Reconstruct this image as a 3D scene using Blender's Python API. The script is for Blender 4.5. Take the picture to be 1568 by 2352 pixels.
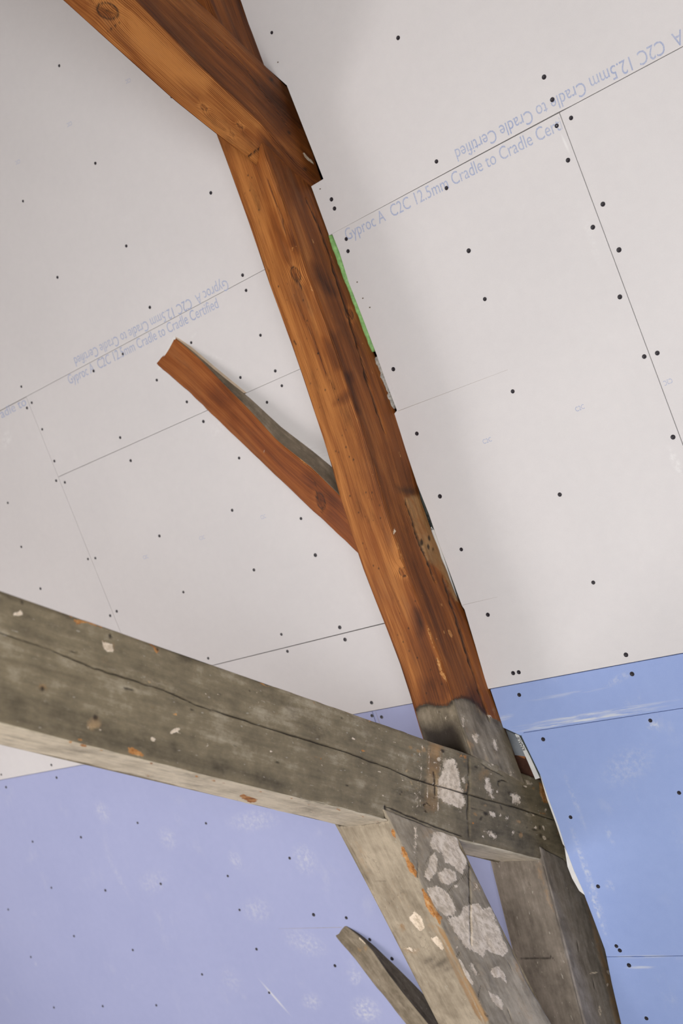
import bpy, bmesh, math, random
import numpy as np
from mathutils import Matrix, Vector

for o in list(bpy.data.objects):
    bpy.data.objects.remove(o, do_unlink=True)
SC = bpy.context.scene
COL = SC.collection
random.seed(7)

# ------------------------------------------------------------------ camera
F_PX = 2484.0
CX, CY = 784.0, 1176.0
EYE = np.array([0.0, 0.0, 1.6])


def nrm(v):
    v = np.asarray(v, float)
    return v / np.linalg.norm(v)


_d1 = nrm([-3224.0, 1069.0, F_PX])          # ridge direction, seen from the camera
_d3 = nrm([2336.0, 1274.0, F_PX])           # direction of the tie beam
_d3 = nrm(_d3 - _d1 * (_d1 @ _d3))
RW = np.stack([-_d1, _d3, np.cross(-_d1, _d3)])   # rows: world X, Y, Z in camera axes (x right, y down, z forward)

cam = bpy.data.cameras.new('camera')
camo = bpy.data.objects.new('camera', cam)
COL.objects.link(camo)
cam.sensor_fit = 'VERTICAL'
cam.sensor_height = 36.0
cam.sensor_width = 24.0
cam.lens = F_PX / 2352.0 * 36.0
cam.clip_start = 0.05
right, upc, back = RW @ np.array([1, 0, 0.]), -(RW @ np.array([0, 1, 0.])), -(RW @ np.array([0, 0, 1.]))
M = Matrix.Identity(4)
for i in range(3):
    M[i][0], M[i][1], M[i][2], M[i][3] = right[i], upc[i], back[i], EYE[i]
camo.matrix_world = M
cam.dof.use_dof = True
cam.dof.focus_distance = 2.42
cam.dof.aperture_fstop = 3.4
SC.camera = camo

# ------------------------------------------------------------------ world, lights, exposure
SC.view_settings.view_transform = 'Standard'
SC.view_settings.look = 'None'
SC.view_settings.exposure = -0.22
SC.view_settings.gamma = 1.0
SC.view_settings.use_curve_mapping = False
world = bpy.data.worlds.new('daylight')
SC.world = world
world.use_nodes = True
bg = world.node_tree.nodes['Background']
bg.inputs[0].default_value = (0.80, 0.88, 1.0, 1)
bg.inputs[1].default_value = 1.0


def area(name, loc, target, sx, sy, power, color):
    l = bpy.data.lights.new(name, 'AREA')
    l.shape = 'RECTANGLE'
    l.size, l.size_y = sx, sy
    l.energy = power
    l.color = color
    o = bpy.data.objects.new(name, l)
    COL.objects.link(o)
    o.location = loc
    o.rotation_euler = (Vector(target) - Vector(loc)).to_track_quat('-Z', 'Y').to_euler()
    return o


# daylight through the gable window (left, beyond the frame) and the rear window behind the camera
area('daylight_gable_window', (-4.6, 0.1, 0.95), (-1.0, 1.0, 0.95), 2.0, 1.3, 82, (1.0, 0.94, 0.925))
area('daylight_rear_window', (1.3, -0.9, 0.85), (-1.0, 1.2, 0.75), 2.0, 1.3, 92, (0.97, 0.98, 1.0))
area('added_roof_side_fill', (0.35, -2.9, 1.05), (-0.15, 0.3, -1.0), 2.4, 1.3, 150, (0.97, 0.985, 1.0))  # added fill inside the room for post face and slope, no window there

# ------------------------------------------------------------------ geometry helpers
K = 2.31
PHI = math.radians(57.7)                     # pitch of the roof slope
UP = np.array([0, -math.cos(PHI), math.sin(PHI)])     # up the slope
NO = np.array([0, math.sin(PHI), math.cos(PHI)])      # out of the roof


def ray(p):
    return RW @ np.array([p[0] - CX, p[1] - CY, F_PX])


def on_plane(p, n, d):
    r = ray(p)
    return EYE + r * ((d - n @ EYE) / (n @ r))


_P = EYE + ray((1487, 803)) / F_PX * K
DCEIL = NO @ _P                              # room-side face of the ceiling boards
ORG = NO * (DCEIL - NO @ EYE) + EYE          # origin of the ceiling frame


def ceil_pt(p, depth=0.0):                   # point of the ceiling plane (depth > 0 lies behind the boards)
    return on_plane(p, NO, DCEIL + depth)


def xs(p, depth=0.0):                        # the same in ceiling coordinates: along the ridge, up the slope
    P = ceil_pt(p, depth) - ORG
    return (P[0], UP @ P)


def c2w(x, s, d=0.0):                        # ceiling coordinates -> world, d into the room
    return ORG + np.array([x, 0, 0]) + UP * s - NO * d


XR = ceil_pt((913, 945))[0]                  # front plane of the truss
EXV = np.array([1.0, 0, 0])


def tr(p, x=None):                           # point of the truss' front plane
    return on_plane(p, EXV, XR if x is None else x)


def project(P):
    q = (P - EYE) @ RW
    return np.stack([CX + F_PX * q[:, 0] / q[:, 2], CY + F_PX * q[:, 1] / q[:, 2]], 1), q[:, 2]


_lat = {}


def vnoise(x, y, seed=0):
    if seed not in _lat:
        _lat[seed] = np.random.RandomState(seed).rand(256, 256)
    T = _lat[seed]
    x0, y0 = np.floor(x).astype(int), np.floor(y).astype(int)
    fx, fy = x - x0, y - y0
    fx, fy = fx * fx * (3 - 2 * fx), fy * fy * (3 - 2 * fy)
    a, b = T[x0 % 256, y0 % 256], T[(x0 + 1) % 256, y0 % 256]
    c, d = T[x0 % 256, (y0 + 1) % 256], T[(x0 + 1) % 256, (y0 + 1) % 256]
    return (a * (1 - fx) + b * fx) * (1 - fy) + (c * (1 - fx) + d * fx) * fy


def seg_dist(P, pts):
    best = np.full(len(P), 1e9)
    tt = np.zeros(len(P))
    pts = np.asarray(pts, float)
    n = len(pts) - 1
    for i in range(n):
        a, b = pts[i], pts[i + 1]
        ab = b - a
        t = np.clip(((P - a) @ ab) / (ab @ ab + 1e-9), 0, 1)
        d = np.linalg.norm(P - (a + t[:, None] * ab), axis=1)
        m = d < best
        best[m] = d[m]
        tt[m] = ((i + t) / n)[m]
    return best, tt


def poly_sd(P, poly):                        # > 0 inside
    poly = np.asarray(poly, float)
    d, _ = seg_dist(P, np.vstack([poly, poly[:1]]))
    ins = np.zeros(len(P), bool)
    for i in range(len(poly)):
        a, b = poly[i], poly[(i + 1) % len(poly)]
        if a[1] == b[1]:
            continue
        c = ((a[1] > P[:, 1]) != (b[1] > P[:, 1])) & (P[:, 0] < (b[0] - a[0]) * (P[:, 1] - a[1]) / (b[1] - a[1]) + a[0])
        ins ^= c
    return np.where(ins, d, -d)


def ell(cx, cy, rx, ry, ang=0.0, n=14, jit=0.18):
    rs = random.Random(int(cx * 7 + cy * 13))
    out = []
    for i in range(n):
        a = 2 * math.pi * i / n
        k = 1 + rs.uniform(-jit, jit)
        x, y = rx * k * math.cos(a), ry * k * math.sin(a)
        out.append((cx + x * math.cos(ang) - y * math.sin(ang), cy + x * math.sin(ang) + y * math.cos(ang)))
    return out


# ------------------------------------------------------------------ node helpers
class NT:
    def __init__(self, name):
        self.m = bpy.data.materials.new(name)
        self.m.use_nodes = True
        self.t = self.m.node_tree
        self.t.nodes.clear()
        self.out = self.t.nodes.new('ShaderNodeOutputMaterial')
        self.b = self.t.nodes.new('ShaderNodeBsdfPrincipled')
        self.t.links.new(self.b.outputs[0], self.out.inputs[0])

    def new(self, typ, **kw):
        n = self.t.nodes.new(typ)
        for k, v in kw.items():
            setattr(n, k, v)
        return n

    def put(self, sock, v):
        if isinstance(v, bpy.types.NodeSocket):
            self.t.links.new(v, sock)
        elif isinstance(v, (tuple, list)) and sock.type == 'RGBA' and len(v) == 3:
            sock.default_value = (*v, 1)
        else:
            sock.default_value = v

    def math(self, op, a, b=0.0, c=None, clamp=False):
        n = self.new('ShaderNodeMath', operation=op, use_clamp=clamp)
        self.put(n.inputs[0], a)
        self.put(n.inputs[1], b)
        if c is not None:
            self.put(n.inputs[2], c)
        return n.outputs[0]

    def vmul(self, v, s):
        n = self.new('ShaderNodeVectorMath', operation='MULTIPLY')
        self.put(n.inputs[0], v)
        self.put(n.inputs[1], s)
        return n.outputs[0]

    def noise(self, vec, scale=1.0, detail=3.0, rough=0.55, dist=0.0):
        n = self.new('ShaderNodeTexNoise')
        self.put(n.inputs['Vector'], vec)
        n.inputs['Scale'].default_value = scale
        n.inputs['Detail'].default_value = detail
        n.inputs['Roughness'].default_value = rough
        n.inputs['Distortion'].default_value = dist
        return n.outputs[0]

    def attr(self, name, vec=False):
        n = self.new('ShaderNodeAttribute', attribute_name=name)
        return n.outputs['Vector'] if vec else n.outputs['Fac']

    def ramp(self, fac, stops):
        n = self.new('ShaderNodeValToRGB')
        e = n.color_ramp.elements
        while len(e) < len(stops):
            e.new(0.5)
        for i, (p, c) in enumerate(stops):
            e[i].position = p
            e[i].color = (*c, 1) if len(c) == 3 else c
        self.put(n.inputs[0], fac)
        return n.outputs[0]

    def step(self, v, lo, hi):
        n = self.new('ShaderNodeMapRange', interpolation_type='SMOOTHSTEP')
        self.put(n.inputs[0], v)
        self.put(n.inputs[1], lo)
        self.put(n.inputs[2], hi)
        return n.outputs[0]

    def mix(self, fac, a, b, blend='MIX'):
        n = self.new('ShaderNodeMix', data_type='RGBA', blend_type=blend)
        self.put(n.inputs[0], fac)
        self.put(n.inputs[6], a)
        self.put(n.inputs[7], b)
        return n.outputs[2]

    def bump(self, h, strength, dist):
        n = self.new('ShaderNodeBump')
        n.inputs['Strength'].default_value = strength
        n.inputs['Distance'].default_value = dist
        self.put(n.inputs['Height'], h)
        self.t.links.new(n.outputs[0], self.b.inputs['Normal'])

    def done(self, color, rough, spec=0.3):
        self.put(self.b.inputs['Base Color'], color)
        self.put(self.b.inputs['Roughness'], rough)
        self.b.inputs['Specular IOR Level'].default_value = spec
        return self.m


def timber_mat(name, wood, paint, lines=1.0, gloss=0.55, white=(0.94, 0.80, 0.63), scr=1.0, spec=0.3):
    """wood: 4 colours dark..bright, paint: 3 colours dark..light; marks come from the mesh's own attributes"""
    n = NT(name)
    g = n.attr('grain', True)
    sep = n.new('ShaderNodeSeparateXYZ')
    n.put(sep.inputs[0], g)
    n1 = n.noise(n.vmul(g, (2.2, 24, 1)), 1, 4, 0.6)
    n2 = n.noise(n.vmul(g, (7, 330, 1)), 1, 2, 0.6)
    n3 = n.noise(n.vmul(g, (1.6, 10, 1)), 1, 2, 0.5)
    n4 = n.noise(n.vmul(g, (5, 9, 1)), 1, 3, 0.6)
    ph = n.math('MULTIPLY_ADD', sep.outputs[1], 1750.0, n.math('MULTIPLY', n3, 40.0))
    wav = n.math('MULTIPLY_ADD', n.math('SINE', ph), 0.5, 0.5)
    wavm = n.math('MULTIPLY', n.math('POWER', wav, 1.6), n.step(n4, 0.30, 0.62))
    fac = n.math('MULTIPLY', n1, 0.62)
    fac = n.math('MULTIPLY_ADD', n2, 0.34, fac)
    fac = n.math('MULTIPLY_ADD', wavm, -0.20 * lines, fac)
    fac = n.math('MULTIPLY_ADD', n4, 0.38, fac)
    tone = n.attr('tone')
    fac = n.math('MULTIPLY_ADD', tone, 0.60, fac)
    fac = n.math('MULTIPLY_ADD', n.math('ADD', fac, -0.86), 1.45, 0.44)
    wcol = n.ramp(fac, [(0.12, wood[0]), (0.36, wood[1]), (0.58, wood[2]), (0.86, wood[3])])
    haze = n.noise(n.vmul(g, (4, 16, 1)), 1, 5, 0.7)
    wcol = n.mix(n.math('MULTIPLY', n.step(haze, 0.52, 0.76), 0.30), wcol, (0.24, 0.125, 0.062))
    stain = n.noise(n.vmul(g, (3.1, 14, 1)), 1.7, 5, 0.7)
    wcol = n.mix(n.math('MULTIPLY', n.step(stain, 0.55, 0.74), 0.45), wcol, wood[0])
    # grey paint, streaky and dirty
    p1 = n.noise(n.vmul(g, (9, 80, 1)), 1, 4, 0.65)
    p2 = n.noise(n.vmul(g, (14, 16, 1)), 1, 5, 0.65)
    p3 = n.noise(n.vmul(g, (60, 90, 1)), 1, 3, 0.6)
    pf = n.math('MULTIPLY', p1, 0.40)
    pf = n.math('MULTIPLY_ADD', p2, 0.70, pf)
    pf = n.math('MULTIPLY_ADD', p3, 0.16, pf)
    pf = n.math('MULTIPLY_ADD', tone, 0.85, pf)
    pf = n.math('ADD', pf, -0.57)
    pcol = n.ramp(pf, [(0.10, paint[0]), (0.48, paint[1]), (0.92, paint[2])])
    # thin dark scratches and pale flecks in the paint
    q1 = n.noise(n.vmul(g, (22, 30, 1)), 1, 2, 0.5, 1.2)
    rid = n.math('ABSOLUTE', n.math('SUBTRACT', q1, 0.5))
    scratch = n.math('MULTIPLY', n.math('SUBTRACT', 1.0, n.step(rid, 0.0, 0.010)), n.step(p2, 0.50, 0.66))
    pcol = n.mix(n.math('MULTIPLY', scratch, 0.35 * scr), pcol, (0.055, 0.045, 0.03))
    fl = n.noise(n.vmul(g, (70, 150, 1)), 1, 1, 0.5)
    pcol = n.mix(n.math('MULTIPLY', n.step(fl, 0.73, 0.77), 0.5 * scr), pcol, (0.50, 0.46, 0.38))
    edge = n.noise(n.vmul(g, (62, 70, 1)), 1, 7, 0.72)
    edge2 = n.noise(n.vmul(g, (210, 230, 1)), 1, 4, 0.7)
    edge = n.math('MULTIPLY_ADD', edge, 0.95, -0.475)
    edge = n.math('MULTIPLY_ADD', n.math('SUBTRACT', edge2, 0.5), 0.45, edge)
    # grime: soft blotches and dry-brushed pale streaks in the old paint
    gr1 = n.noise(n.vmul(g, (7, 12, 1)), 1, 6, 0.7)
    pcol = n.mix(n.math('MULTIPLY', n.step(gr1, 0.52, 0.72), 0.50), pcol, (0.060, 0.045, 0.028))
    gr2 = n.noise(n.vmul(g, (30, 120, 1)), 1, 5, 0.75)
    pcol = n.mix(n.math('MULTIPLY', n.step(gr2, 0.58, 0.76), 0.42), pcol, (0.46, 0.40, 0.30))

    def mask(a, w=0.05):
        v = n.math('ADD', n.attr(a), edge)
        return n.step(v, 0.5 - w, 0.5 + w)
    pm = mask('paint', 0.04)
    col = n.mix(pm, wcol, pcol)
    rust = n.attr('rust')
    rc = n.ramp(n1, [(0.25, (0.17, 0.085, 0.034)), (0.5, (0.43, 0.250, 0.105)), (0.75, (0.66, 0.50, 0.30))])
    col = n.mix(n.math('MULTIPLY', n.step(n.math('MULTIPLY_ADD', edge, 1.1, rust), 0.22, 0.85), n.math('MULTIPLY_ADD', n.step(p2, 0.36, 0.60), 0.55, 0.36)), col, rc)
    wv = n.noise(n.vmul(g, (58, 62, 1)), 1, 6, 0.72)
    wv2 = n.noise(n.vmul(g, (17, 22, 1)), 1, 5, 0.7)
    wc = n.mix(n.step(wv, 0.36, 0.62), tuple(c * k for c, k in zip(white, (0.66, 0.62, 0.56))), white)
    wc = n.mix(n.math('MULTIPLY', n.step(wv2, 0.50, 0.70), 0.55), wc, (0.52, 0.42, 0.30))
    pit = n.noise(n.vmul(g, (260, 260, 1)), 1, 2, 0.6)
    wc = n.mix(n.math('MULTIPLY', n.step(pit, 0.66, 0.74), 0.6), wc, (0.14, 0.11, 0.08))
    wm = n.math('MULTIPLY', mask('white', 0.07), n.math('MULTIPLY_ADD', n.step(wv, 0.26, 0.42), 0.40, 0.58))
    col = n.mix(wm, col, wc)
    cc = n.ramp(wv, [(0.30, (0.16, 0.060, 0.018)), (0.45, (0.42, 0.17, 0.045)), (0.58, (0.60, 0.30, 0.10)), (0.72, (0.66, 0.48, 0.28))])
    col = n.mix(mask('chip', 0.06), col, cc)
    dk = n.math('ADD', n.attr('dark'), n.math('MULTIPLY', edge, 0.35), clamp=True)
    dkm = n.step(dk, 0.05, 0.95)
    col = n.mix(n.math('MULTIPLY', dkm, 0.93), col, (0.020, 0.013, 0.009))
    bare = n.math('SUBTRACT', 1.0, pm)
    h = n.math('MULTIPLY', n.math('MULTIPLY_ADD', wavm, -0.5, n.math('MULTIPLY', n2, 0.5)), n.math('MULTIPLY_ADD', bare, 0.9, 0.1))
    h = n.math('MULTIPLY_ADD', edge, 0.8, h)
    h = n.math('MULTIPLY_ADD', wm, 0.7, h)
    n.bump(h, 0.55, 0.0016)
    return n.done(col, gloss, spec)


def plain(name, col, rough=0.8, var=0.25, scale=20, spec=0.25, bumpd=0.0):
    n = NT(name)
    tc = n.new('ShaderNodeTexCoord')
    a = n.noise(tc.outputs['Object'], scale, 4, 0.6)
    c = n.ramp(a, [(0.25, tuple(x * (1 - var) for x in col)), (0.75, tuple(min(1, x * (1 + var)) for x in col))])
    if bumpd:
        n.bump(a, 0.5, bumpd)
    return n.done(c, rough, spec)


def board_mat(name, base, dirt, smear, smear_col, blobs, streak=0.0, pinch=0.5):
    """paper face of a plasterboard; blobs are scuffs in ceiling coordinates: (x, s, rx, rs, angle, strength)"""
    n = NT(name)
    tc = n.new('ShaderNodeTexCoord')
    o = tc.outputs['Object']
    fine = n.noise(o, 420, 2, 0.6)
    mid = n.noise(o, 38, 4, 0.6)
    big = n.noise(o, 2.6, 3, 0.55)
    f = n.math('MULTIPLY_ADD', fine, 0.30, n.math('MULTIPLY_ADD', mid, 0.30, n.math('MULTIPLY', big, 0.55)))
    c = n.ramp(f, [(0.38, tuple(x * d for x, d in zip(base, dirt))), (0.74, base)])
    sm1 = n.noise(n.vmul(o, (16, 9, 1)), 1, 6, 0.72)
    sm2 = n.noise(o, 5.0, 2, 0.5)
    s0 = n.math('MULTIPLY', n.step(sm1, 0.50, 0.72), n.step(sm2, 0.50, 0.70))
    tot = n.math('MULTIPLY', s0, smear)
    brk = n.noise(o, 75, 5, 0.72)
    brk2 = n.noise(n.vmul(o, (14, 160, 1)), 1, 3, 0.6)
    for (x, s, rx, rs, ang, st, kind) in blobs:
        m = n.new('ShaderNodeMapping', vector_type='TEXTURE')
        n.put(m.inputs[0], o)
        m.inputs[1].default_value = (x, s, 0)
        m.inputs[2].default_value = (0, 0, ang)
        m.inputs[3].default_value = (rx, rs, 1)
        ln = n.new('ShaderNodeVectorMath', operation='LENGTH')
        n.put(ln.inputs[0], m.outputs[0])
        v = n.math('SUBTRACT', 1.0, n.step(ln.outputs['Value'], 0.15, 1.05))
        if kind == 0:
            v = n.math('MULTIPLY', v, n.step(brk, 0.40, 0.66))
        elif kind == 1:
            v = n.math('MULTIPLY', v, n.step(brk2, 0.36, 0.60))
        v = n.math('MULTIPLY', v, st)
        tot = n.math('MAXIMUM', tot, v)
    c = n.mix(tot, c, smear_col)
    n.bump(n.math('MULTIPLY_ADD', mid, 0.6, fine), 0.16, 0.0006)
    return n.done(c, 0.82, 0.2)


WOOD = [(0.034, 0.011, 0.004), (0.128, 0.037, 0.009), (0.265, 0.081, 0.016), (0.52, 0.205, 0.052)]
WOOD_RED = [(0.050, 0.014, 0.005), (0.160, 0.039, 0.008), (0.280, 0.077, 0.014), (0.45, 0.16, 0.042)]
PAINT = [(0.055, 0.042, 0.026), (0.210, 0.170, 0.115), (0.57, 0.48, 0.355)]
PAINT_TIE = [(0.066, 0.053, 0.034), (0.250, 0.202, 0.125), (0.76, 0.665, 0.50)]
M_RAFTER = timber_mat('brown_varnished_pine', WOOD, PAINT, 1.0, 0.56, scr=0.7, spec=0.22)
M_BRACE = timber_mat('reddish_sawn_pine', WOOD_RED, PAINT, 1.3, 0.6)
M_TIE = timber_mat('grey_painted_timber', WOOD, PAINT_TIE, 1.0, 0.72)
M_KNEE = timber_mat('worn_grey_paint_timber', WOOD, PAINT, 1.0, 0.72)


def link(name, me, mat=None, parent=None):
    o = bpy.data.objects.new(name, me)
    COL.objects.link(o)
    if mat is not None and me is not None:
        me.materials.append(mat)
    if parent is not None:
        o.parent = parent
    return o


def tag(o, label=None, cat=None, group=None, kind=None):
    if label:
        o['label'] = label
    if cat:
        o['category'] = cat
    if group:
        o['group'] = group
    if kind:
        o['kind'] = kind
    return o


ATTR = ('paint', 'white', 'chip', 'dark', 'tone', 'rust')


def timber(name, A, B, C, D, mat, nf, nb, du, dense=(0, 1), base=None, feats=(), cracks=(), cham=(0.006, 0.010),
           wander=0.0025, seed=1, front_bevel=None, relief=0.0008, knots=()):
    """A squared timber lofted between four long edges.  A-B is the face towards the camera, B-C the under face.
    A..D: lists of 3D points with equal counts (stations)."""
    A, B, C, D = [np.asarray(q, float) for q in (A, B, C, D)]
    ctr = (A + B + C + D) / 4
    L = np.concatenate([[0], np.cumsum(np.linalg.norm(np.diff(ctr, axis=0), axis=1))])
    tot = L[-1]
    d0, d1 = dense[0] * tot, dense[1] * tot
    st = np.linspace(d0, d1, max(2, int((d1 - d0) / du) + 1))
    if d0 > 1e-6:
        st = np.concatenate([np.linspace(0, d0, max(2, int(d0 / 0.12)))[:-1], st])
    if d1 < tot - 1e-6:
        st = np.concatenate([st, np.linspace(d1, tot, max(2, int((tot - d1) / 0.12)))[1:]])
    ip = lambda q: np.stack([np.interp(st, L, q[:, i]) for i in range(3)], 1)
    a, b, c, d = ip(A), ip(B), ip(C), ip(D)
    nu = len(st)

    def fr(n_):
        return np.linspace(0, 1, n_ + 1)[:-1]
    ff, fb = fr(nf), fr(nb)
    fc = np.array([0, .02, .06, .2, .5, .8, .94, .98])
    P, face, V, frac = [], [], [], []
    off = 0.0
    sizes = [np.linalg.norm((q - p), axis=1).mean() for p, q in ((a, b), (b, c), (c, d), (d, a))]
    for fi, (p, q, f_) in enumerate(((a, b, ff), (b, c, fb), (c, d, fc), (d, a, fc))):
        for t in f_:
            P.append(p + (q - p) * t)
            face.append(fi)
            V.append(off + sizes[fi] * t)
            frac.append(t)
        off += sizes[fi]
    nv = len(P)
    P = np.stack(P, 1)                       # nu, nv, 3
    face, V, frac = np.array(face), np.array(V), np.array(frac)
    un = lambda v: v / (np.linalg.norm(v, axis=1, keepdims=True) + 1e-9)
    eBC, eBA = un(c - b), un(a - b)
    hf = np.linalg.norm(a - b, axis=1)[:, None]
    wb = np.linalg.norm(c - b, axis=1)[:, None]
    U2 = np.repeat(st[:, None], nv, 1)
    V2 = np.repeat(V[None], nu, 0)
    # inward displacement along eBC (front) and eBA (under face)
    dx = np.zeros((nu, nv))
    dz = np.zeros((nu, nv))
    isf, isb, isk, ist = face == 0, face == 1, face == 2, face == 3

    def cc(k):
        x = st * 7
        v = vnoise(x, x * 0 + k * 3.3, seed) * 0.6 + vnoise(x * 5, x * 0 + k * 5.1, seed + 1) * 0.4
        return (cham[0] + cham[1] * np.clip(v - 0.35, 0, 1) * 2)[:, None]
    cA, cB, cC, cD = cc(1), cc(2), cc(3), cc(4)
    tf = frac[isf][None]
    dA, dB = tf * hf, (1 - tf) * hf
    dx[:, isf] += 0.5 * np.clip(cA - dA, 0, None) + 0.5 * np.clip(cB - dB, 0, None)
    tb = frac[isb][None]
    eB, eC = tb * wb, (1 - tb) * wb
    dz[:, isb] += 0.5 * np.clip(cB - eB, 0, None) + 0.5 * np.clip(cC - eC, 0, None)
    # the corner ring of B belongs to the under face: give it the front's share as well
    jB = np.where(isb)[0][0]
    dx[:, jB] += 0.5 * cB[:, 0]
    if front_bevel:
        w_, k_ = front_bevel                  # wane: the lower part of the front face leans back
        e = np.clip(w_ - dB, 0, None)
        dx[:, isf] += k_ * e * (0.85 + 0.3 * vnoise(U2[:, isf] * 3, V2[:, isf] * 4, seed + 9))
        lim = k_ * w_ * (1 - np.clip(eB / 0.09, 0, 1))
        dx[:, isb] += lim
    # waviness of sawn and hewn faces
    wv = (vnoise(U2 * 2.2, V2 * 6, seed + 3) - 0.5) * wander * 2 + (vnoise(U2 * 16, V2 * 40, seed + 4) - 0.5) * relief * 2
    wx = (vnoise(st * 3, st * 0, seed + 5) - 0.5)[:, None] * wander * 2
    dx[:, isf] += wv[:, isf]
    dz[:, isb] += wv[:, isb]
    dz[:, isf] += wx * (tf ** 2)
    dx[:, isb] += wx * 0
    P = P + dx[..., None] * eBC[:, None, :] + dz[..., None] * eBA[:, None, :]
    flat = P.reshape(-1, 3)
    px, zc = project(flat)
    bad = zc < 0.15
    px[bad] = -9999
    FA = np.tile(face, nu)
    at = {k: np.zeros(nu * nv) for k in ATTR}
    at['tone'][:] = 0.5
    G = np.stack([U2.ravel(), V2.ravel() + seed * 0.731, np.full(nu * nv, seed * 3.17)], 1)
    if base:
        base(at, px, FA, U2.ravel(), V2.ravel())
    for kn in knots:                          # (face, x, y, rx, ry, ang): grain runs around a knot
        fi, x, y, rx, ry, ang = kn
        m = FA == fi
        q = px[m] - np.array([x, y])
        ca, sa = math.cos(ang), math.sin(ang)
        al, ac = q[:, 0] * ca + q[:, 1] * sa, -q[:, 0] * sa + q[:, 1] * ca
        r2 = np.sqrt((al / rx) ** 2 + (ac / ry) ** 2)
        G[m, 1] += np.sign(ac + 1e-6) * 0.010 * np.exp(-(r2 / 1.7) ** 2)
        at['tone'][m] += 0.14 * np.exp(-((r2 - 1.4) / 0.6) ** 2) - 0.06 * (r2 < 1.0)
        ring = np.abs(((r2 * 2.2) % 1) - 0.5) * 2
        at['dark'][m] += (r2 < 1.05) * (0.16 * (ring > 0.6) + 0.06) + 0.75 * np.exp(-((r2 - 1.05) / 0.12) ** 2) + 0.5 * np.exp(-(r2 / 0.22) ** 2)
    for (kind, fi, poly, soft, stren) in feats:
        m = (FA == fi) if (fi is not None and fi < 9 and kind != 'chip') else (FA < 2)
        sd = poly_sd(px[m], poly)
        soft = soft * (1.7 if kind in ('white', 'chip') else 1.0)
        v = np.clip(0.5 + sd / (2.0 * soft), 0, 1) * abs(stren)
        if kind == 'tone':
            at['tone'][m] += np.sign(stren) * v
        elif kind == 'paint' and stren < 0:
            at['paint'][m] = np.minimum(at['paint'][m], 1 - v)
        else:
            at[kind][m] = np.maximum(at[kind][m], v)
    for (fi, pts, w_, dep, dk) in cracks:
        m = np.where(FA == fi)[0]
        jit = (vnoise(px[m, 0] * 0.06, px[m, 1] * 0.06, seed + 21) - 0.5) * 3.2
        q = px[m] + np.stack([jit, -jit], 1) * 0.5
        dd, tt = seg_dist(q, pts)
        wloc = w_ * (0.45 + 0.55 * np.sin(np.clip(tt, 0.02, 0.98) * math.pi) ** 0.5) * (0.6 + 0.8 * vnoise(tt * 40, tt * 0, seed + 30))
        g_ = np.exp(-(dd / wloc) ** 2)
        ax = eBC if fi == 0 else eBA
        flat[m] += (g_ * dep)[:, None] * np.repeat(ax, nv, 0)[m]
        at['dark'][m] = np.maximum(at['dark'][m], g_ * dk)
    me = bpy.data.meshes.new(name)
    i, j = np.meshgrid(np.arange(nu - 1), np.arange(nv), indexing='ij')
    j2 = (j + 1) % nv
    q = np.stack([i * nv + j, (i + 1) * nv + j, (i + 1) * nv + j2, i * nv + j2], -1).reshape(-1, 4)
    nq = len(q)
    loops = np.concatenate([q.ravel(), np.arange(nv), (nu - 1) * nv + np.arange(nv)[::-1]])
    starts = np.concatenate([np.arange(nq) * 4, [nq * 4, nq * 4 + nv]])
    me.vertices.add(nu * nv)
    me.vertices.foreach_set('co', flat.ravel())
    me.loops.add(len(loops))
    me.loops.foreach_set('vertex_index', loops.astype(np.int32))
    me.polygons.add(nq + 2)
    me.polygons.foreach_set('loop_start', starts.astype(np.int32))
    sm = np.ones(nq + 2, bool)
    sm[-2:] = False
    me.polygons.foreach_set('use_smooth', sm)
    me.update(calc_edges=True)
    # consistent outward normals
    mid = flat.mean(0)
    if nq:
        pidx = (nu // 2) * nv + nf // 2
        qa = flat[q[pidx]]
        nn = np.cross(qa[1] - qa[0], qa[3] - qa[0])
        if nn @ (-eBC[nu // 2]) < 0:
            me.flip_normals()
    for k in ATTR:
        l = me.attributes.new(k, 'FLOAT', 'POINT')
        l.data.foreach_set('value', np.clip(at[k], 0, 1).astype(np.float32))
    l = me.attributes.new('grain', 'FLOAT_VECTOR', 'POINT')
    l.data.foreach_set('vector', G.astype(np.float32).ravel())
    me.validate()
    return link(name, me, mat)


def prism(name, poly, d0, d1, mat, parent=None, ceil=True, bevel=0.0):
    """polygon in ceiling coordinates, from depth d0 to d1 (into the room positive), in the ceiling's own frame"""
    bm = bmesh.new()
    v0 = [bm.verts.new((x, y, d0)) for x, y in poly]
    v1 = [bm.verts.new((x, y, d1)) for x, y in poly]
    bm.faces.new(v1)
    bm.faces.new(v0[::-1])
    n_ = len(poly)
    for i_ in range(n_):
        bm.faces.new((v0[i_], v0[(i_ + 1) % n_], v1[(i_ + 1) % n_], v1[i_]))
    bmesh.ops.recalc_face_normals(bm, faces=bm.faces)
    if bevel:
        es = [e for e in bm.edges if all(abs(v.co.z - max(d0, d1)) < 1e-6 for v in e.verts)]
        bmesh.ops.bevel(bm, geom=es, offset=bevel, segments=1, affect='EDGES', clamp_overlap=True)
    me = bpy.data.meshes.new(name)
    bm.to_mesh(me)
    bm.free()
    return link(name, me, mat, parent)


CM = Matrix.Identity(4)                       # frame of the sloping ceiling
for i in range(3):
    CM[i][0], CM[i][1], CM[i][2], CM[i][3] = EXV[i], UP[i], -NO[i], ORG[i]

# ------------------------------------------------------------------ room shell
YR = -0.35                                    # ridge line
ZR = (DCEIL - NO[1] * YR) / NO[2]
XW, XE = -4.75, 1.5
YE = DCEIL / NO[1]                            # where the slope meets the floor
YO = 2 * YR - YE


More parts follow.
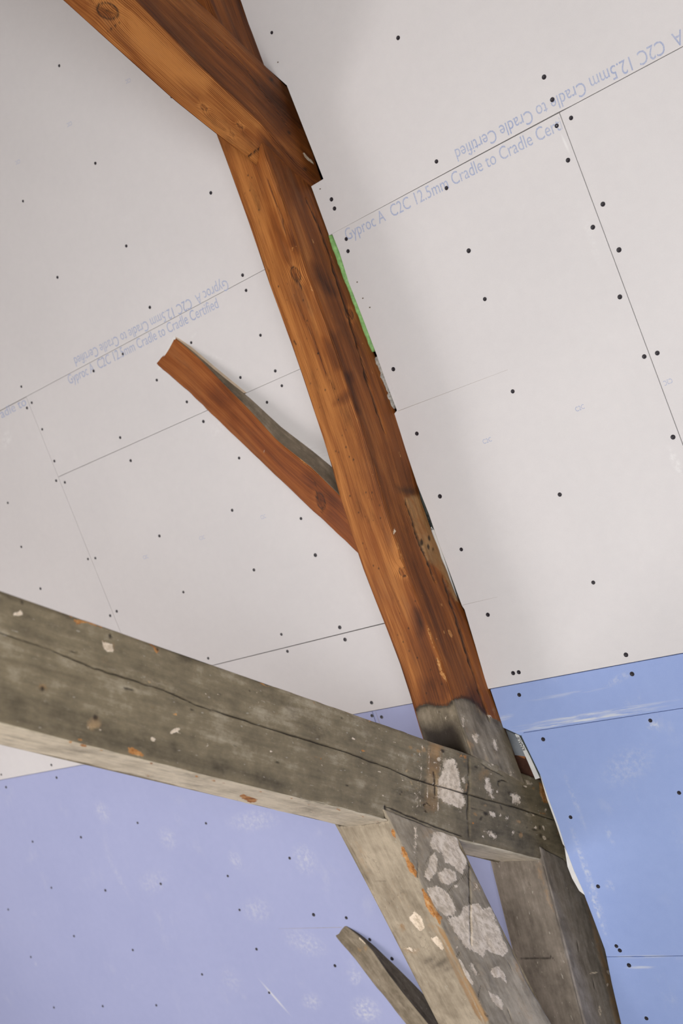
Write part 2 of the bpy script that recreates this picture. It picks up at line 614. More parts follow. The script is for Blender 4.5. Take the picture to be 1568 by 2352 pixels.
def quad_obj(name, pts, mat, thick, kind='structure'):
    me = bpy.data.meshes.new(name)
    P = [Vector(p) for p in pts]
    nn = (P[1] - P[0]).cross(P[2] - P[0]).normalized() * thick
    vs = [tuple(p) for p in P] + [tuple(p + nn) for p in P]
    k = len(P)
    fs = [tuple(range(k))[::-1], tuple(range(k, 2 * k))] + [(i_, (i_ + 1) % k, (i_ + 1) % k + k, i_ + k) for i_ in range(k)]
    me.from_pydata(vs, [], fs)
    me.update()
    o = link(name, me, mat)
    o['kind'] = kind
    return o


M_FLOOR = plain('dusty_wooden_floor', (0.62, 0.57, 0.52), 0.8, 0.12, 6)
M_WALL = plain('raw_plaster_wall', (0.34, 0.325, 0.31), 0.9, 0.06, 9)
quad_obj('floor', [(XW, YO, 0), (XE, YO, 0), (XE, YE + 0.4, 0), (XW, YE + 0.4, 0)], M_FLOOR, -0.05)
quad_obj('wall_opposite', [(XW, YR, ZR), (XE, YR, ZR), (XE, YO, 0), (XW, YO, 0)], M_WALL, 0.05)
quad_obj('wall_far_gable', [(XW, YO, 0), (XW, YE, 0), (XW, YR, ZR)], M_WALL, -0.08)
quad_obj('wall_near_gable', [(XE, YO, 0), (XE, YR, ZR), (XE, YE, 0)], M_WALL, -0.08)

# ------------------------------------------------------------------ ceiling boards
ceil = bpy.data.meshes.new('ceiling')
sl, sh = (0.0 - ORG[2]) / UP[2], (ZR - ORG[2]) / UP[2]
vs = [(XW, sl, -0.20), (XE, sl, -0.20), (XE, sh, -0.20), (XW, sh, -0.20),
      (XW, sl, -0.26), (XE, sl, -0.26), (XE, sh, -0.26), (XW, sh, -0.26)]
ceil.from_pydata(vs, [], [(0, 1, 2, 3), (7, 6, 5, 4), (0, 4, 5, 1), (1, 5, 6, 2), (2, 6, 7, 3), (3, 7, 4, 0)])
ceiling = link('ceiling', ceil, plain('dark_roof_boarding', (0.045, 0.034, 0.026), 0.9, 0.3, 12))
ceiling.matrix_world = CM
tag(ceiling, kind='structure')


def cb(p, rx, rs, ang, st, kind=0):
    x, s = xs(p)
    return (x, s, rx, rs, ang, st, kind)


W_BLOBS = [cb((1100, 1730), .05, .03, 0, 0, 0), cb((1550, 1060), .012, .05, .1, .8, 0), cb((900, 920), .025, .06, -.3, .45, 0),
           cb((480, 815), .07, .008, -.6, .45, 0), cb((720, 1040), .18, .022, -.72, .6, 1), cb((500, 985), .05, .03, .2, .35, 0),
           cb((15, 1010), .05, .03, .5, .8, 0), cb((1355, 540), .012, .10, .0, .35, 0), cb((445, 770), .02, .008, .3, .6, 0),
           cb((1298, 330), .004, .03, .1, .8, 2), cb((665, 1010), .1, .012, -.7, .4, 0)]
B_BLOBS = [cb((1330, 1655), .26, .008, .005, .95, 1), cb((1360, 1640), .24, .006, .005, .8, 1), cb((1300, 1595), .14, .006, .0, .35, 1),
           cb((1420, 1560), .05, .012, .3, .4, 0), cb((1500, 1665), .02, .015, .0, .8, 0), cb((1150, 1650), .05, .01, 0.1, .5, 1),
           cb((1470, 2197), .10, .005, .0, .8, 1), cb((1470, 2222), .05, .005, .0, .7, 1), cb((1350, 2010), .012, .16, .02, .65, 0),
           cb((1370, 2090), .008, .10, .02, .7, 0), cb((1400, 1920), .012, .03, .1, .4, 0), cb((1320, 1840), .010, .10, .05, .35, 0),
           cb((1400, 2035), .015, .02, .0, .5, 0), cb((1440, 1760), .10, .05, .4, .3, 0),
           cb((235, 1865), .045, .05, .3, .55, 0), cb((385, 1925), .05, .05, .3, .45, 0), cb((580, 1885), .13, .04, .0, .5, 0),
           cb((700, 1975), .06, .06, .3, .55, 0), cb((540, 1975), .035, .04, 0, .5, 0), cb((350, 2025), .10, .05, .2, .35, 0),
           cb((590, 2090), .08, .05, .1, .42, 0), cb((700, 2165), .10, .05, -.3, .5, 0), cb((630, 2290), .006, .085, .62, .9, 2),
           cb((715, 2300), .05, .035, .2, .6, 0), cb((840, 2320), .07, .05, .2, .85, 0), cb((815, 2250), .03, .02, .2, .7, 0),
           cb((270, 2010), .02, .12, .3, .25, 0), cb((815, 2240), .04, .03, .0, .5, 0), cb((530, 2250), .06, .06, .3, .25, 0),
           cb((82, 2213), .012, .014, .3, .6, 0)]
M_WHITE = board_mat('ivory_plasterboard_paper', (0.765, 0.742, 0.738), (0.93, 0.93, 0.935), 0.10, (0.86, 0.85, 0.84), W_BLOBS)
M_LAV = board_mat('dusty_sheen_lavender_plasterboard_paper', (0.448, 0.486, 0.735), (0.90, 0.91, 0.94), 0.22, (0.74, 0.75, 0.80), B_BLOBS)  # paler blue paper: dust, sheen and warmer light mixed into its colour
M_BLUE = board_mat('blue_plasterboard_paper', (0.365, 0.470, 0.790), (0.86, 0.88, 0.93), 0.22, (0.72, 0.75, 0.80), B_BLOBS)

SA = 0.5 * (xs((300, 784))[1] + xs((1160, 323))[1])       # long joint through the whole slope
S2 = xs((400, 976.5))[1]
S3 = xs((690, 1479))[1]
SE = xs((500, 1699))[1]                                   # ivory boards end, blue ones begin
SB1 = xs((1359, 1659))[1]
SB2 = xs((1480, 2197))[1]
SBL = xs((700, 2132))[1]
g = 0.0007
RB = XR - 0.100                                           # boards reach behind the rafter
XLJ0, XLJ1 = xs((60, 912))[0], xs((275, 1448))[0]
XRJ0, XRJ1 = xs((1285, 262))[0], xs((1568, 1023))[0]
XBJ = xs((858, 1645))[0]
Xj = lambda a, b, s: a + (b - a) * (SA - s) / (SA + 0.144)
TH = -0.0125
slopeL = (XLJ1 - XLJ0) / (xs((275, 1448))[1] - xs((60, 912))[1])
slopeR = (XRJ1 - XRJ0) / (xs((1568, 1023))[1] - xs((1285, 262))[1])
lj = lambda s: XLJ0 + slopeL * (s - SA)
rj = lambda s: XRJ0 + slopeR * (s - SA)
PX = lambda *ps: [xs(p) for p in ps]
collar_hole = PX((601, 146), (658, 196), (742, 411), (714, 428), (755, 541))
xtop = xs((552, 0))[0]
boards = {}


def board(key, poly, mat, label=None):
    o = prism('plasterboard', poly, TH, 0.0, mat, ceiling, bevel=0.0006)
    boards[key] = (o, poly)
    if label:
        o['label'] = label
    return o


board('L1', [(XW, SA + g), (RB, SA + g), (RB - .02, sh), (XW, sh)], M_WHITE, 'large ivory board left of the rafter above the long joint')
board('L2', [(lj(SA) + g, SA - g * .6), (lj(S2) + g, S2 + g), (xs((481, 940))[0], S2 + g * .8)] + PX((371, 845), (404, 774)) + [(xs((566, 903))[0], S2 + g * .6), (RB, S2 + g * .4), (RB, SA - g * .6)], M_WHITE, 'narrow ivory board strip below the long joint')
board('L3', [(lj(S2) + g, S2 - g), (lj(S3) + g, S3 + g), (RB, S3 + g * 2), (RB, S2 - g * .4)], M_WHITE, 'large ivory board above the tie beam')
board('L4', [(lj(S3) + g, S3 - g), (lj(SE) + g, SE + g), (RB, SE + g), (RB, S3 - g * 1.4)], M_WHITE, 'ivory board strip behind the tie beam')
board('L5', [(XW, SA - g * 2), (lj(SA) - g * .6, SA - g * 2), (lj(SE) - g, SE + g), (XW, SE + g)], M_WHITE, 'ivory board at the left edge')
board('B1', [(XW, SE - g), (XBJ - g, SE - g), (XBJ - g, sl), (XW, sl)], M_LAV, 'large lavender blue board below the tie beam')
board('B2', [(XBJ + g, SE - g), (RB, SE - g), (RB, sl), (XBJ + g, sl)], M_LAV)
e_up = collar_hole
board('R1', [(xtop, sh), (xtop, xs((552, 0))[1])] + e_up + [(rj(SA) - .42, SA + g * .6), (rj(SA) - .22, SA + g * 2.0), (rj(SA), SA + g * 2.6), (rj(SA) + .03, SA + g * 1.0), (XE, SA + g * 1.0), (XE, sh)], M_WHITE, 'large ivory board right of the rafter above the long joint')
redge = PX((764, 543), (779, 580), (800, 648), (831, 727), (864, 814), (884, 872), (911, 943), (905, 950), (930, 1030), (957, 1112), (984, 1180), (1008, 1250), (1036, 1325), (1060, 1391), (1066, 1400), (1090, 1480), (1120, 1584))
redge = [(x, s) for x, s in redge]
redge[0] = (redge[0][0], SA - g)
board('R2', [(rj(SA) - g, SA - g * 1.0)] + redge[:-1] + [(redge[-1][0], SE + g * 1.5), (rj(SE) - g, SE + g * 1.5)], M_WHITE, 'large ivory board right of the rafter below the long joint')
board('R3', [(rj(SA) + g, SA - g), (rj(SE) + g, SE + g * 1.5), (XE, SE + g * 2.5), (XE, SA - g)], M_WHITE, 'ivory board at the right edge')
xa = XR + 0.001
board('B3', [(xa, SE - g), (xa, xs((1150, 1672))[1]), xs((1196, 1690)), (xs((1196, 1690))[0] + .01, SB1 + .0006), (XE, SB1 + .0006), (XE, SE - g * 2)], M_BLUE, 'narrow blue board strip under the ivory boards')
bedge = PX((1197, 1691), (1243, 1786), (1262, 1842), (1283, 1900), (1303, 1962), (1316, 2000), (1334, 2040), (1340, 2052), (1362, 2110), (1388, 2180), (1391, 2194))
board('B4', [(XE, SB1 - .0006), (bedge[0][0] + .004, SB1 - .0006)] + bedge[:-1] + [(bedge[-1][0], SB2 + .0008), (XE, SB2 + .0008)], M_BLUE, 'bright blue board right of the grey post')
bedge2 = PX((1392, 2198), (1405, 2262), (1426, 2352))
board('B5', [(XE, SB2 - .0008), (bedge2[0][0], SB2 - .0008)] + bedge2[1:] + [(bedge2[-1][0] - .03, sl), (XE, sl)], M_BLUE, 'blue board at the bottom right corner')


def in_poly(pt, poly):
    return poly_sd(np.array([pt]), poly)[0]


# screws
SCREWS = [(914, 87), (1249, 177), (1268, 229), (1002, 371), (1311, 271), (1278, 289), (1304, 368), (1025, 432), (1384, 469), (1361, 522),
          (1421, 574), (1076, 576), (795, 549), (799, 577), (624, 75), (761, 458), (768, 479), (1113, 687), (1423, 682), (1479, 819),
          (1509, 811), (903, 848), (1177, 899), (957, 996), (1545, 1004), (1010, 1140), (1285, 1136), (1059, 1262), (1362, 1338), (1120, 1412),
          (1437, 1504), (1178, 1546), (1191, 1544), (1451, 1548), (1192, 1596), (1493, 1655), (1247, 1698), (792, 1469), (853, 1614), (854, 1644),
          (876, 1647), (1559, 1821), (1310, 1877), (1373, 2036), (1415, 2173), (1423, 2183), (1444, 2217), (1484, 2339), (849, 2158), (900, 2202),
          (795, 2108), (136, 151), (219, 375), (53, 462), (394, 222), (484, 443), (290, 565), (132, 637), (344, 706), (557, 632), (565, 667),
          (598, 770), (439, 787), (552, 867), (632, 852), (647, 886), (613, 924), (282, 813), (215, 852), (360, 873), (429, 923), (467, 968),
          (276, 1005), (49, 888), (73, 925), (62, 937), (97, 986), (125, 1059), (129, 1104), (149, 1108), (300, 1058), (549, 1052), (18, 1155),
          (533, 1172), (691, 1191), (724, 1275), (366, 1231), (583, 1309), (421, 1360), (49, 1256), (202, 1284), (219, 1282), (93, 1352),
          (253, 1414), (268, 1404), (478, 1512), (646, 1457), (660, 1496), (780, 1441), (118, 1757), (3, 1779), (130, 1786), (14, 1808),
          (316, 1890), (473, 1891), (186, 1923), (75, 1933), (665, 1971), (523, 2012), (369, 2030), (118, 2039), (242, 2045), (19, 2089),
          (550, 2090), (720, 2101), (170, 2150), (305, 2182), (589, 2180), (71, 2198), (464, 2238), (769, 2218), (618, 2280), (359, 2309),
          (236, 2311), (124, 2314)]
bm = bmesh.new()
ns = 14


def ringv(r, z):
    return [bm.verts.new((r * math.cos(2 * math.pi * i_ / ns), r * math.sin(2 * math.pi * i_ / ns), z)) for i_ in range(ns)]


r0, r1, r2, r3 = ringv(0.0052, 0.0001), ringv(0.0047, 0.0011), ringv(0.0026, 0.0009), ringv(0.0009, 0.0003)
for ra, rb in ((r0, r1), (r1, r2), (r2, r3)):
    for i_ in range(ns):
        bm.faces.new((ra[i_], ra[(i_ + 1) % ns], rb[(i_ + 1) % ns], rb[i_]))
bm.faces.new(r3)
bmesh.ops.recalc_face_normals(bm, faces=bm.faces)
screw_me = bpy.data.meshes.new('screw')
bm.to_mesh(screw_me)
bm.free()
M_SCREW = plain('black_phosphated_screw', (0.022, 0.018, 0.024), 0.45, 0.3, 300, 0.5)
screw_me.materials.append(M_SCREW)
for p in SCREWS:
    x, s = xs(p)
    best = max(boards, key=lambda k: in_poly((x, s), boards[k][1]))
    o = bpy.data.objects.new('screw', screw_me)
    COL.objects.link(o)
    o.parent = boards[best][0]
    k = random.uniform(0.92, 1.1) * (0.86 if p[0] < 700 else 1.0)
    o.matrix_local = Matrix.Translation((x, s, 0.0)) @ Matrix.Rotation(random.uniform(0, 6), 4, 'Z') @ Matrix.Scale(k, 4)

# printed lettering on the boards
n = NT('faded_blue_print')
tc = n.new('ShaderNodeTexCoord')
nz = n.noise(tc.outputs['Object'], 330, 3, 0.7)
nz2 = n.noise(tc.outputs['Object'], 14, 2, 0.5)
cfade = n.math('ADD', n.math('MULTIPLY', nz, 0.8), n.math('MULTIPLY', nz2, 0.35))
pc = n.ramp(cfade, [(0.40, (0.36, 0.42, 0.62)), (0.62, (0.50, 0.54, 0.68)), (0.80, (0.70, 0.68, 0.70))])
M_PRINT = n.done(pc, 0.85, 0.2)
n = NT('black_print')
M_BLACK = n.done((0.012, 0.012, 0.014), 0.7, 0.2)


def text_mesh(body, size):
    cu = bpy.data.curves.new('t', 'FONT')
    cu.body = body
    cu.size = size
    cu.resolution_u = 3
    ob = bpy.data.objects.new('t', cu)
    COL.objects.link(ob)
    dg = bpy.context.evaluated_depsgraph_get()
    me = bpy.data.meshes.new_from_object(ob.evaluated_get(dg))
    bpy.data.objects.remove(ob, do_unlink=True)
    return me


def lettering(body, p0, p1, height, parent, flip=False, mat=M_PRINT, depth=0.0003, thin=0.0, clip=None, dd=0.0):
    """text whose baseline runs from p0 to p1 (pixels of points on the boards)"""
    me = text_mesh(body, 1.0)
    co = np.array([v.co[:] for v in me.vertices])
    x0, x1 = co[:, 0].min(), co[:, 0].max()
    a, b = np.array(xs(p0, dd)), np.array(xs(p1, dd))
    L = np.linalg.norm(b - a)
    sx = L / (x1 - x0)
    sy = height / 0.69
    ex = (b - a) / L
    ey = np.array([-ex[1], ex[0]])
    q = a + np.outer((co[:, 0] - x0) * sx, ex) + np.outer(co[:, 1] * sy, ey)
    me.vertices.foreach_set('co', np.concatenate([q, np.full((len(q), 1), depth - dd)], 1).astype(np.float32).ravel())
    if clip is not None:                      # letters cut off at the board's edge
        bmt = bmesh.new()
        bmt.from_mesh(me)
        bmesh.ops.bisect_plane(bmt, geom=bmt.verts[:] + bmt.edges[:] + bmt.faces[:], plane_co=(*clip[0], 0), plane_no=(*clip[1], 0), clear_outer=True)
        bmt.to_mesh(me)
        bmt.free()
    me.update()
    me.materials.clear()
    o = link('printed_lettering', me, mat, parent)
    return o


FULL = 'Gyproc A  C2C 12.5mm Cradle to Cradle Certified'
HT = 0.029
# right of the rafter, below the joint
lettering(FULL, (797, 553), (1337, 273), HT, boards['R2'][0], clip=((rj(SA) - .004, SA), (1, 0)))
lettering(FULL, (1677, 6), (1043, 344), HT, boards['R1'][0])
lettering(FULL, (520, 641), (169, 822), HT, boards['L1'][0])
lettering(FULL, (160, 883), (503, 706), HT, boards['L2'][0])
lettering('Gyproc A  C2C 12.5mm Cradle to', (-210, 1075), (62, 930), HT, boards['L5'][0])
for p, q, fl in (((1110, 1020), (1130, 1013), 0), ((1323, 946), (1343, 938), 0), ((1541, 868), (1522, 876), 1), ((600, 1193), (611, 1189), 0),
                 ((459, 1241), (471, 1237), 0), ((330, 1285), (341, 1281), 0), ((299, 179), (288, 184), 1), ((164, 278), (153, 284), 1), ((45, 366), (35, 371), 1)):
    bk = max(boards, key=lambda k: in_poly(xs(p), boards[k][1]))
    lettering('C2C', p, q, 0.0105, boards[bk][0])

# pencil and knife lines in the boards
M_LINE = plain('grey_knife_line', (0.42, 0.37, 0.34), 0.9, 0.2, 60)


def score(p, q, w, parent):
    a, b = np.array(xs(p)), np.array(xs(q))
    nn = np.array([-(b - a)[1], (b - a)[0]])
    nn = nn / np.linalg.norm(nn) * w / 2
    prism('cut_line', [tuple(a - nn), tuple(b - nn * .3), tuple(b + nn * .3), tuple(a + nn)], 0.0, 0.00025, M_LINE, parent)


score((914, 944), (1166, 849), 0.0011, boards['R2'][0])
score((1061, 1390), (1142, 1371), 0.0009, boards['R2'][0])
score((785, 2130), (640, 2133), 0.0012, boards['B1'][0])
score((875, 1671), (862, 1634), 0.0012, boards['B2'][0])


# ------------------------------------------------------------------ timbers of the truss
KS = XR / -1.509


def rs(pts, n_=24):
    pts = np.asarray(pts, float)
    L = np.concatenate([[0], np.cumsum(np.linalg.norm(np.diff(pts, axis=0), axis=1))])
    t = np.linspace(0, L[-1], n_)
    return np.stack([np.interp(t, L, pts[:, i_]) for i_ in range(pts.shape[1])], 1)


def zm(ox, oy, k, pts):                       # marks measured on an enlarged detail of the photograph
    return [(ox + x / k, oy + y / k) for x, y in pts]


Z5 = lambda *p: zm(750, 1800, 3.136, p)       # knee brace detail
Z2 = lambda *p: zm(850, 1550, 3.136, p)       # truss joint detail
ZT = lambda *p: zm(0, 1330, 3.136, p)         # near end of the tie beam
ZC = lambda *p: zm(450, 100, 3.92, p)         # collar joint
ZR2 = lambda *p: zm(500, 320, 3.46, p)        # rafter, upper half
ZR3 = lambda *p: zm(780, 980, 3.46, p)        # rafter, lower half

# --- principal rafter
sA = np.array([-0.86, -0.57, -0.38, -0.31, -0.16, 0.0, 0.06, 0.2, 0.37, 0.70, 0.85, 1.39]) * KS
xA = np.array([-1.507, -1.512, -1.5085, -1.519, -1.530, -1.533, -1.525, -1.521, -1.526, -1.540, -1.547, -1.574]) * KS
arr = [(610, 343), (624, 384), (650, 456), (673, 528), (691, 592), (708, 638), (725, 681), (749, 745), (769, 800), (789, 869), (818, 956),
       (845, 1045), (868, 1110), (891, 1190), (912, 1250), (934, 1311), (965, 1390), (999, 1476), (1020, 1540), (1034, 1576), (1040, 1611), (1079, 1733)]
hs, ss = [], []
for p in arr:
    x = XR
    for _ in range(3):
        P = tr(p, x)
        s_ = UP @ (P - ORG)
        x = np.interp(s_, sA, xA)
    hs.append(DCEIL - NO @ P)
    ss.append(s_)
hs, ss = np.array(hs)[::-1], np.array(ss)[::-1]
hfit = np.polyval(np.polyfit(ss, hs, 1), ss) * 0.6 + hs * 0.4
s_top = sh - 0.1
s_endA = UP @ (tr((1177, 1788)) - ORG)
s_endB = UP @ (tr((1079, 1735)) - ORG)
_b, _t = tr((1079, 1735)), tr((1177, 1788))
_e = _b + (_t - _b) * ((DCEIL + 0.012 - NO @ _b) / (NO @ (_t - _b)))
s_endA = UP @ (_e - ORG)
tA = np.linspace(s_top, s_endA, 60)
tB = np.linspace(s_top, s_endB, 60)
hB = np.interp(tB, ss, hfit)
WR = 0.116
XA_, XB_ = np.interp(tA, sA, xA), np.interp(tB, sA, xA)
foot = np.clip((-0.55 - tB) / 0.15, 0, 1) * 0.0035
RA = [c2w(x + 0.0035 * np.clip((-0.55 - s_) / 0.15, 0, 1), s_, -0.012) for x, s_ in zip(XA_, tA)]
RBp = [c2w(x + f_, s_, h_) for x, s_, h_, f_ in zip(XB_, tB, hB, foot)]
RC = [c2w(x - WR, s_, h_) for x, s_, h_ in zip(XB_, tB, hB)]
RD = [c2w(x - WR, s_, -0.012) for x, s_ in zip(XA_, tA)]


def rafter_base(at, px, FA, u, v):
    inner, front = FA == 1, FA == 0
    n_ = vnoise(u * 3, v * 22, 77)
    at['tone'][inner] = 0.60 + 0.10 * (n_[inner] - 0.5)
    at['tone'][front] = 0.43 + 0.12 * (n_[front] - 0.5)
    # light sapwood along the left of the under face
    w_ = sizes_v(v[inner])
    at['tone'][inner] += 0.06 * w_


def sizes_v(v):
    return (v - v.min()) / (v.max() - v.min() + 1e-9)


foot_poly = [(925, 1645), (950, 1632), (962, 1622), (985, 1617), (1010, 1622), (1030, 1619), (1042, 1607), (1060, 1602), (1078, 1608), (1092, 1618),
             (1112, 1640), (1130, 1650), (1150, 1660), (1300, 1850), (1200, 1950), (925, 1950)]
rafter_feats = [
    ('paint', None, foot_poly, 9, 1.0),
    ('tone', 1, [(925, 1640), (1040, 1640), (1090, 1740), (960, 1760)], 30, -0.16),  # foot's under face: grime and the recess's shade painted into the tone
    ('dark', 1, [(958, 1665), (1000, 1668), (1045, 1655), (1085, 1740), (985, 1760)], 20, .92),  # same grimy recess, its shade painted nearly black
    ('dark', 0, [(1060, 1615), (1100, 1640), (1125, 1690), (1085, 1660)], 16, .35),
    ('tone', 0, [(1040, 1610), (1130, 1660), (1200, 1790), (1080, 1740)], 20, 0.13),
    ('white', 0, Z2((740, 400), (790, 420), (780, 490), (750, 500), (730, 450)), 7, .75),
    ('white', 0, Z2((870, 430), (910, 450), (930, 540), (900, 570), (870, 500)), 7, .72),
    ('white', 0, Z2((640, 280), (690, 300), (680, 390), (650, 380)), 7, .72),
    ('white', 0, Z2((980, 640), (1030, 690), (1035, 740), (1000, 740)), 7, .8),
    ('white', 1, Z2((490, 300), (560, 260), (570, 340), (550, 390)), 9, .60),
    ('rust', 0, Z2((720, 380), (760, 400), (780, 500), (740, 470)), 8, .6),
    # weathered grey strip beside the ceiling
    ('rust', 0, [(928, 1142), (945, 1136), (965, 1134), (990, 1190), (1010, 1250), (1030, 1310), (1056, 1385), (1044, 1380), (1022, 1335), (1002, 1304), (987, 1294), (970, 1265), (955, 1225), (940, 1180)], 8, .80),
    ('dark', 0, [(978, 1255), (1000, 1262), (1004, 1300), (988, 1296)], 14, .45),
    ('tone', 0, [(926, 1136), (965, 1130), (1030, 1310), (1050, 1370), (1000, 1310), (955, 1225)], 10, .16),
    ('dark', 0, [(905, 1115), (960, 1118), (965, 1140), (930, 1142), (915, 1130)], 10, .62),
    ('white', 0, ell(905, 1222, 3, 6, .2), 3, 1.0),
    ('chip', 0, ell(1034, 1455, 4, 9, -.5), 4, .9), ('chip', 0, ell(1020, 1452, 2, 5, -.3), 3, .8),
    ('chip', 0, ell(1071, 1575, 2, 8, -.2), 3, .7),
    ('chip', 0, zm(780, 980, 3.46, [(690, 1600), (715, 1620), (760, 1760), (760, 1800), (700, 1640)]), 4, .8),
    ('chip', 0, zm(780, 980, 3.46, [(815, 1930), (850, 2020), (840, 2030), (810, 1985)]), 4, .9),
    ('chip', 1, zm(780, 980, 3.46, [(770, 1800), (815, 1900), (850, 2040), (800, 1980), (760, 1850)]), 5, .8),
    ('chip', 1, zm(780, 980, 3.46, [(690, 1570), (730, 1640), (745, 1720), (700, 1650)]), 5, .75),
    ('chip', 1, zm(780, 980, 3.46, [(430, 840), (470, 930), (520, 1080), (500, 1070), (450, 960)]), 5, .66),
    ('chip', 1, zm(780, 980, 3.46, [(590, 1290), (640, 1400), (690, 1540), (670, 1520), (620, 1400)]), 4, .62),
    ('tone', 1, zm(780, 980, 3.46, [(430, 880), (470, 920), (520, 1080), (430, 1160), (410, 1000)]), 8, .22),
    ('tone', 1, zm(780, 980, 3.46, [(590, 1460), (660, 1440), (690, 1560), (640, 1650), (600, 1550)]), 12, -.24),
    ('tone', 1, zm(780, 980, 3.46, [(540, 1200), (580, 1220), (760, 1800), (870, 2080), (700, 2050), (600, 1700)]), 14, -.27),
    ('tone', 1, zm(780, 980, 3.46, [(640, 2020), (880, 2080), (890, 2200), (620, 2240)]), 16, -.26),
    ('tone', 1, ZR2((1030, 1990), (1090, 2010), (1010, 2100), (920, 2110), (950, 2050)), 8, -.26),
    ('tone', 1, ZR2((560, 690), (640, 820), (640, 900), (570, 840)), 10, -.30),
    ('tone', 1, ZR2((840, 1580), (900, 1620), (990, 1820), (930, 1830), (860, 1700)), 8, -.20),
    ('tone', 1, ZR2((740, 1250), (830, 1400), (820, 1560), (720, 1500), (700, 1350)), 12, .10),
    ('tone', 1, ZR2((400, 180), (500, 430), (520, 560), (440, 480), (380, 300)), 14, .10),
    ('tone', 1, ZR2((220, 160), (330, 130), (400, 480), (300, 420)), 14, -.12),
    ('tone', 0, ZR2((400, 120), (560, 220), (700, 380), (720, 520), (560, 480), (480, 320)), 20, -.14),
    ('tone', 0, ZR2((740, 980), (800, 1020), (930, 1230), (880, 1220), (780, 1110)), 12, -.30),
    ('tone', 0, ZR2((880, 1550), (960, 1540), (1060, 1900), (1010, 1960), (930, 1700)), 14, -.22),
    ('tone', 0, ZR2((1010, 1860), (1060, 1860), (1130, 2170), (1080, 2160)), 10, -.26),
    ('tone', 0, ZR2((900, 1240), (1060, 1350), (1100, 1560), (1010, 1500)), 18, .06),
    ('tone', 0, ZR3((380, 150), (600, 440), (520, 470), (420, 330)), 16, -.10),
    ('tone', 0, ZR3((350, 600), (520, 650), (640, 1000), (560, 1040), (430, 800)), 16, .04),
    ('chip', 1, ZR2((590, 850), (610, 850), (600, 900), (590, 890)), 4, .75),
    ('chip', 1, ZR2((735, 1160), (755, 1180), (760, 1215), (738, 1200)), 4, .8),
    ('dark', 1, ell(682, 645, 5, 9, -.3), 5, .6),
    ('dark', 0, ell(969, 1245, 2.5, 8, -.2), 2, 1.0), ('dark', 0, ell(985, 1236, 2.5, 7, -.2), 2, 1.0),
    ('dark', 0, ell(983, 1256, 3, 6, -.2), 2, 1.0), ('dark', 0, ell(974, 1271, 3, 6, -.2), 2, 1.0), ('dark', 0, ell(994, 1262, 2.5, 5, .2), 2, .8),
    ('dark', 0, ell(792, 712, 5, 10, -.4), 4, .55),
    ('tone', 0, [(1090, 1560), (1130, 1640), (1100, 1650), (1075, 1600)], 12, -.25),
]
rs_ = random.Random(29)
for _ in range(60):                            # dirt and worn paint on the foot
    x_, y_ = rs_.uniform(960, 1165), rs_.uniform(1625, 1775)
    rafter_feats.append((rs_.choice(('white', 'dark', 'rust', 'dark')), rs_.choice((0, 0, 1)), ell(x_, y_, rs_.uniform(3, 9), rs_.uniform(6, 18), -.35, jit=.4), 9, rs_.uniform(.45, .72)))
rs_ = random.Random(3)
for _ in range(90):                            # worm holes
    t_ = rs_.random()
    fi_ = 1
    xx = 545 + (1020 - 545) * t_ + rs_.uniform(-45, 40)
    yy = 400 + (1640 - 400) * t_ + rs_.uniform(-20, 20)
    rafter_feats.append(('dark', 1, ell(xx, yy, 1.7, 1.9), 1.2, .9))
for _ in range(46):                            # little torn flakes
    t_ = rs_.random()
    xx = 640 + (1075 - 640) * t_ + rs_.uniform(-40, 60)
    yy = 420 + (1600 - 420) * t_ + rs_.uniform(-20, 20)
    rafter_feats.append(('chip', rs_.choice((0, 1)), ell(xx, yy, rs_.uniform(1, 2.2), rs_.uniform(3, 8), -0.3), 3, .72))
rafter_cracks = [
    (0, ZR2((700, 470), (760, 580), (840, 760), (900, 950), (960, 1150), (1030, 1350), (1090, 1570), (1155, 1790), (1190, 1920), (1270, 2160), (1330, 2330)), 2.6, .009, 1.0),
    (0, [(931, 1150), (949, 1197), (960, 1234), (974, 1270), (987, 1299), (999, 1337)], 2.8, .009, 1.0),
    (0, [(1018, 1327), (1033, 1375), (1058, 1450), (1085, 1540), (1105, 1600), (1124, 1655)], 2.6, .009, 1.0),
    (1, ZR2((390, 300), (440, 460), (500, 600), (540, 760)), 1.3, .004, .7),
    (1, ZR2((600, 1220), (680, 1420), (770, 1620), (850, 1840), (930, 2000)), 1.2, .004, .6),
    (1, ZR2((640, 1140), (655, 1170), (665, 1195)), 2.0, .004, .9),
    (1, [(948, 1640), (962, 1624), (985, 1618), (1010, 1623), (1032, 1619), (1042, 1607)], 7, .0, .75),
    (0, [(1040, 1607), (1060, 1601), (1080, 1607), (1095, 1618), (1115, 1640)], 6, .0, .7),
]
truss = link('roof_truss', None)
truss.location = (XR, 2.4, 0.0)
tag(truss, 'old timber roof truss with brown rafter and grey painted tie beam', 'roof truss')


def part(o, label):
    o.parent = truss
    o.matrix_parent_inverse = Matrix.Translation(truss.location).inverted()
    o['label'] = label


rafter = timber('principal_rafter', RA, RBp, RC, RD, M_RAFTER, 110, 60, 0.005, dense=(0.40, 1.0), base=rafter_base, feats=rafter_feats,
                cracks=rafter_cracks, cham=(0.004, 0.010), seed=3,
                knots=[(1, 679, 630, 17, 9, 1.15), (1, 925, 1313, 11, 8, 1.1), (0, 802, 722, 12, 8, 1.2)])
part(rafter, 'long brown varnished rafter with a grey painted foot running down the slope')

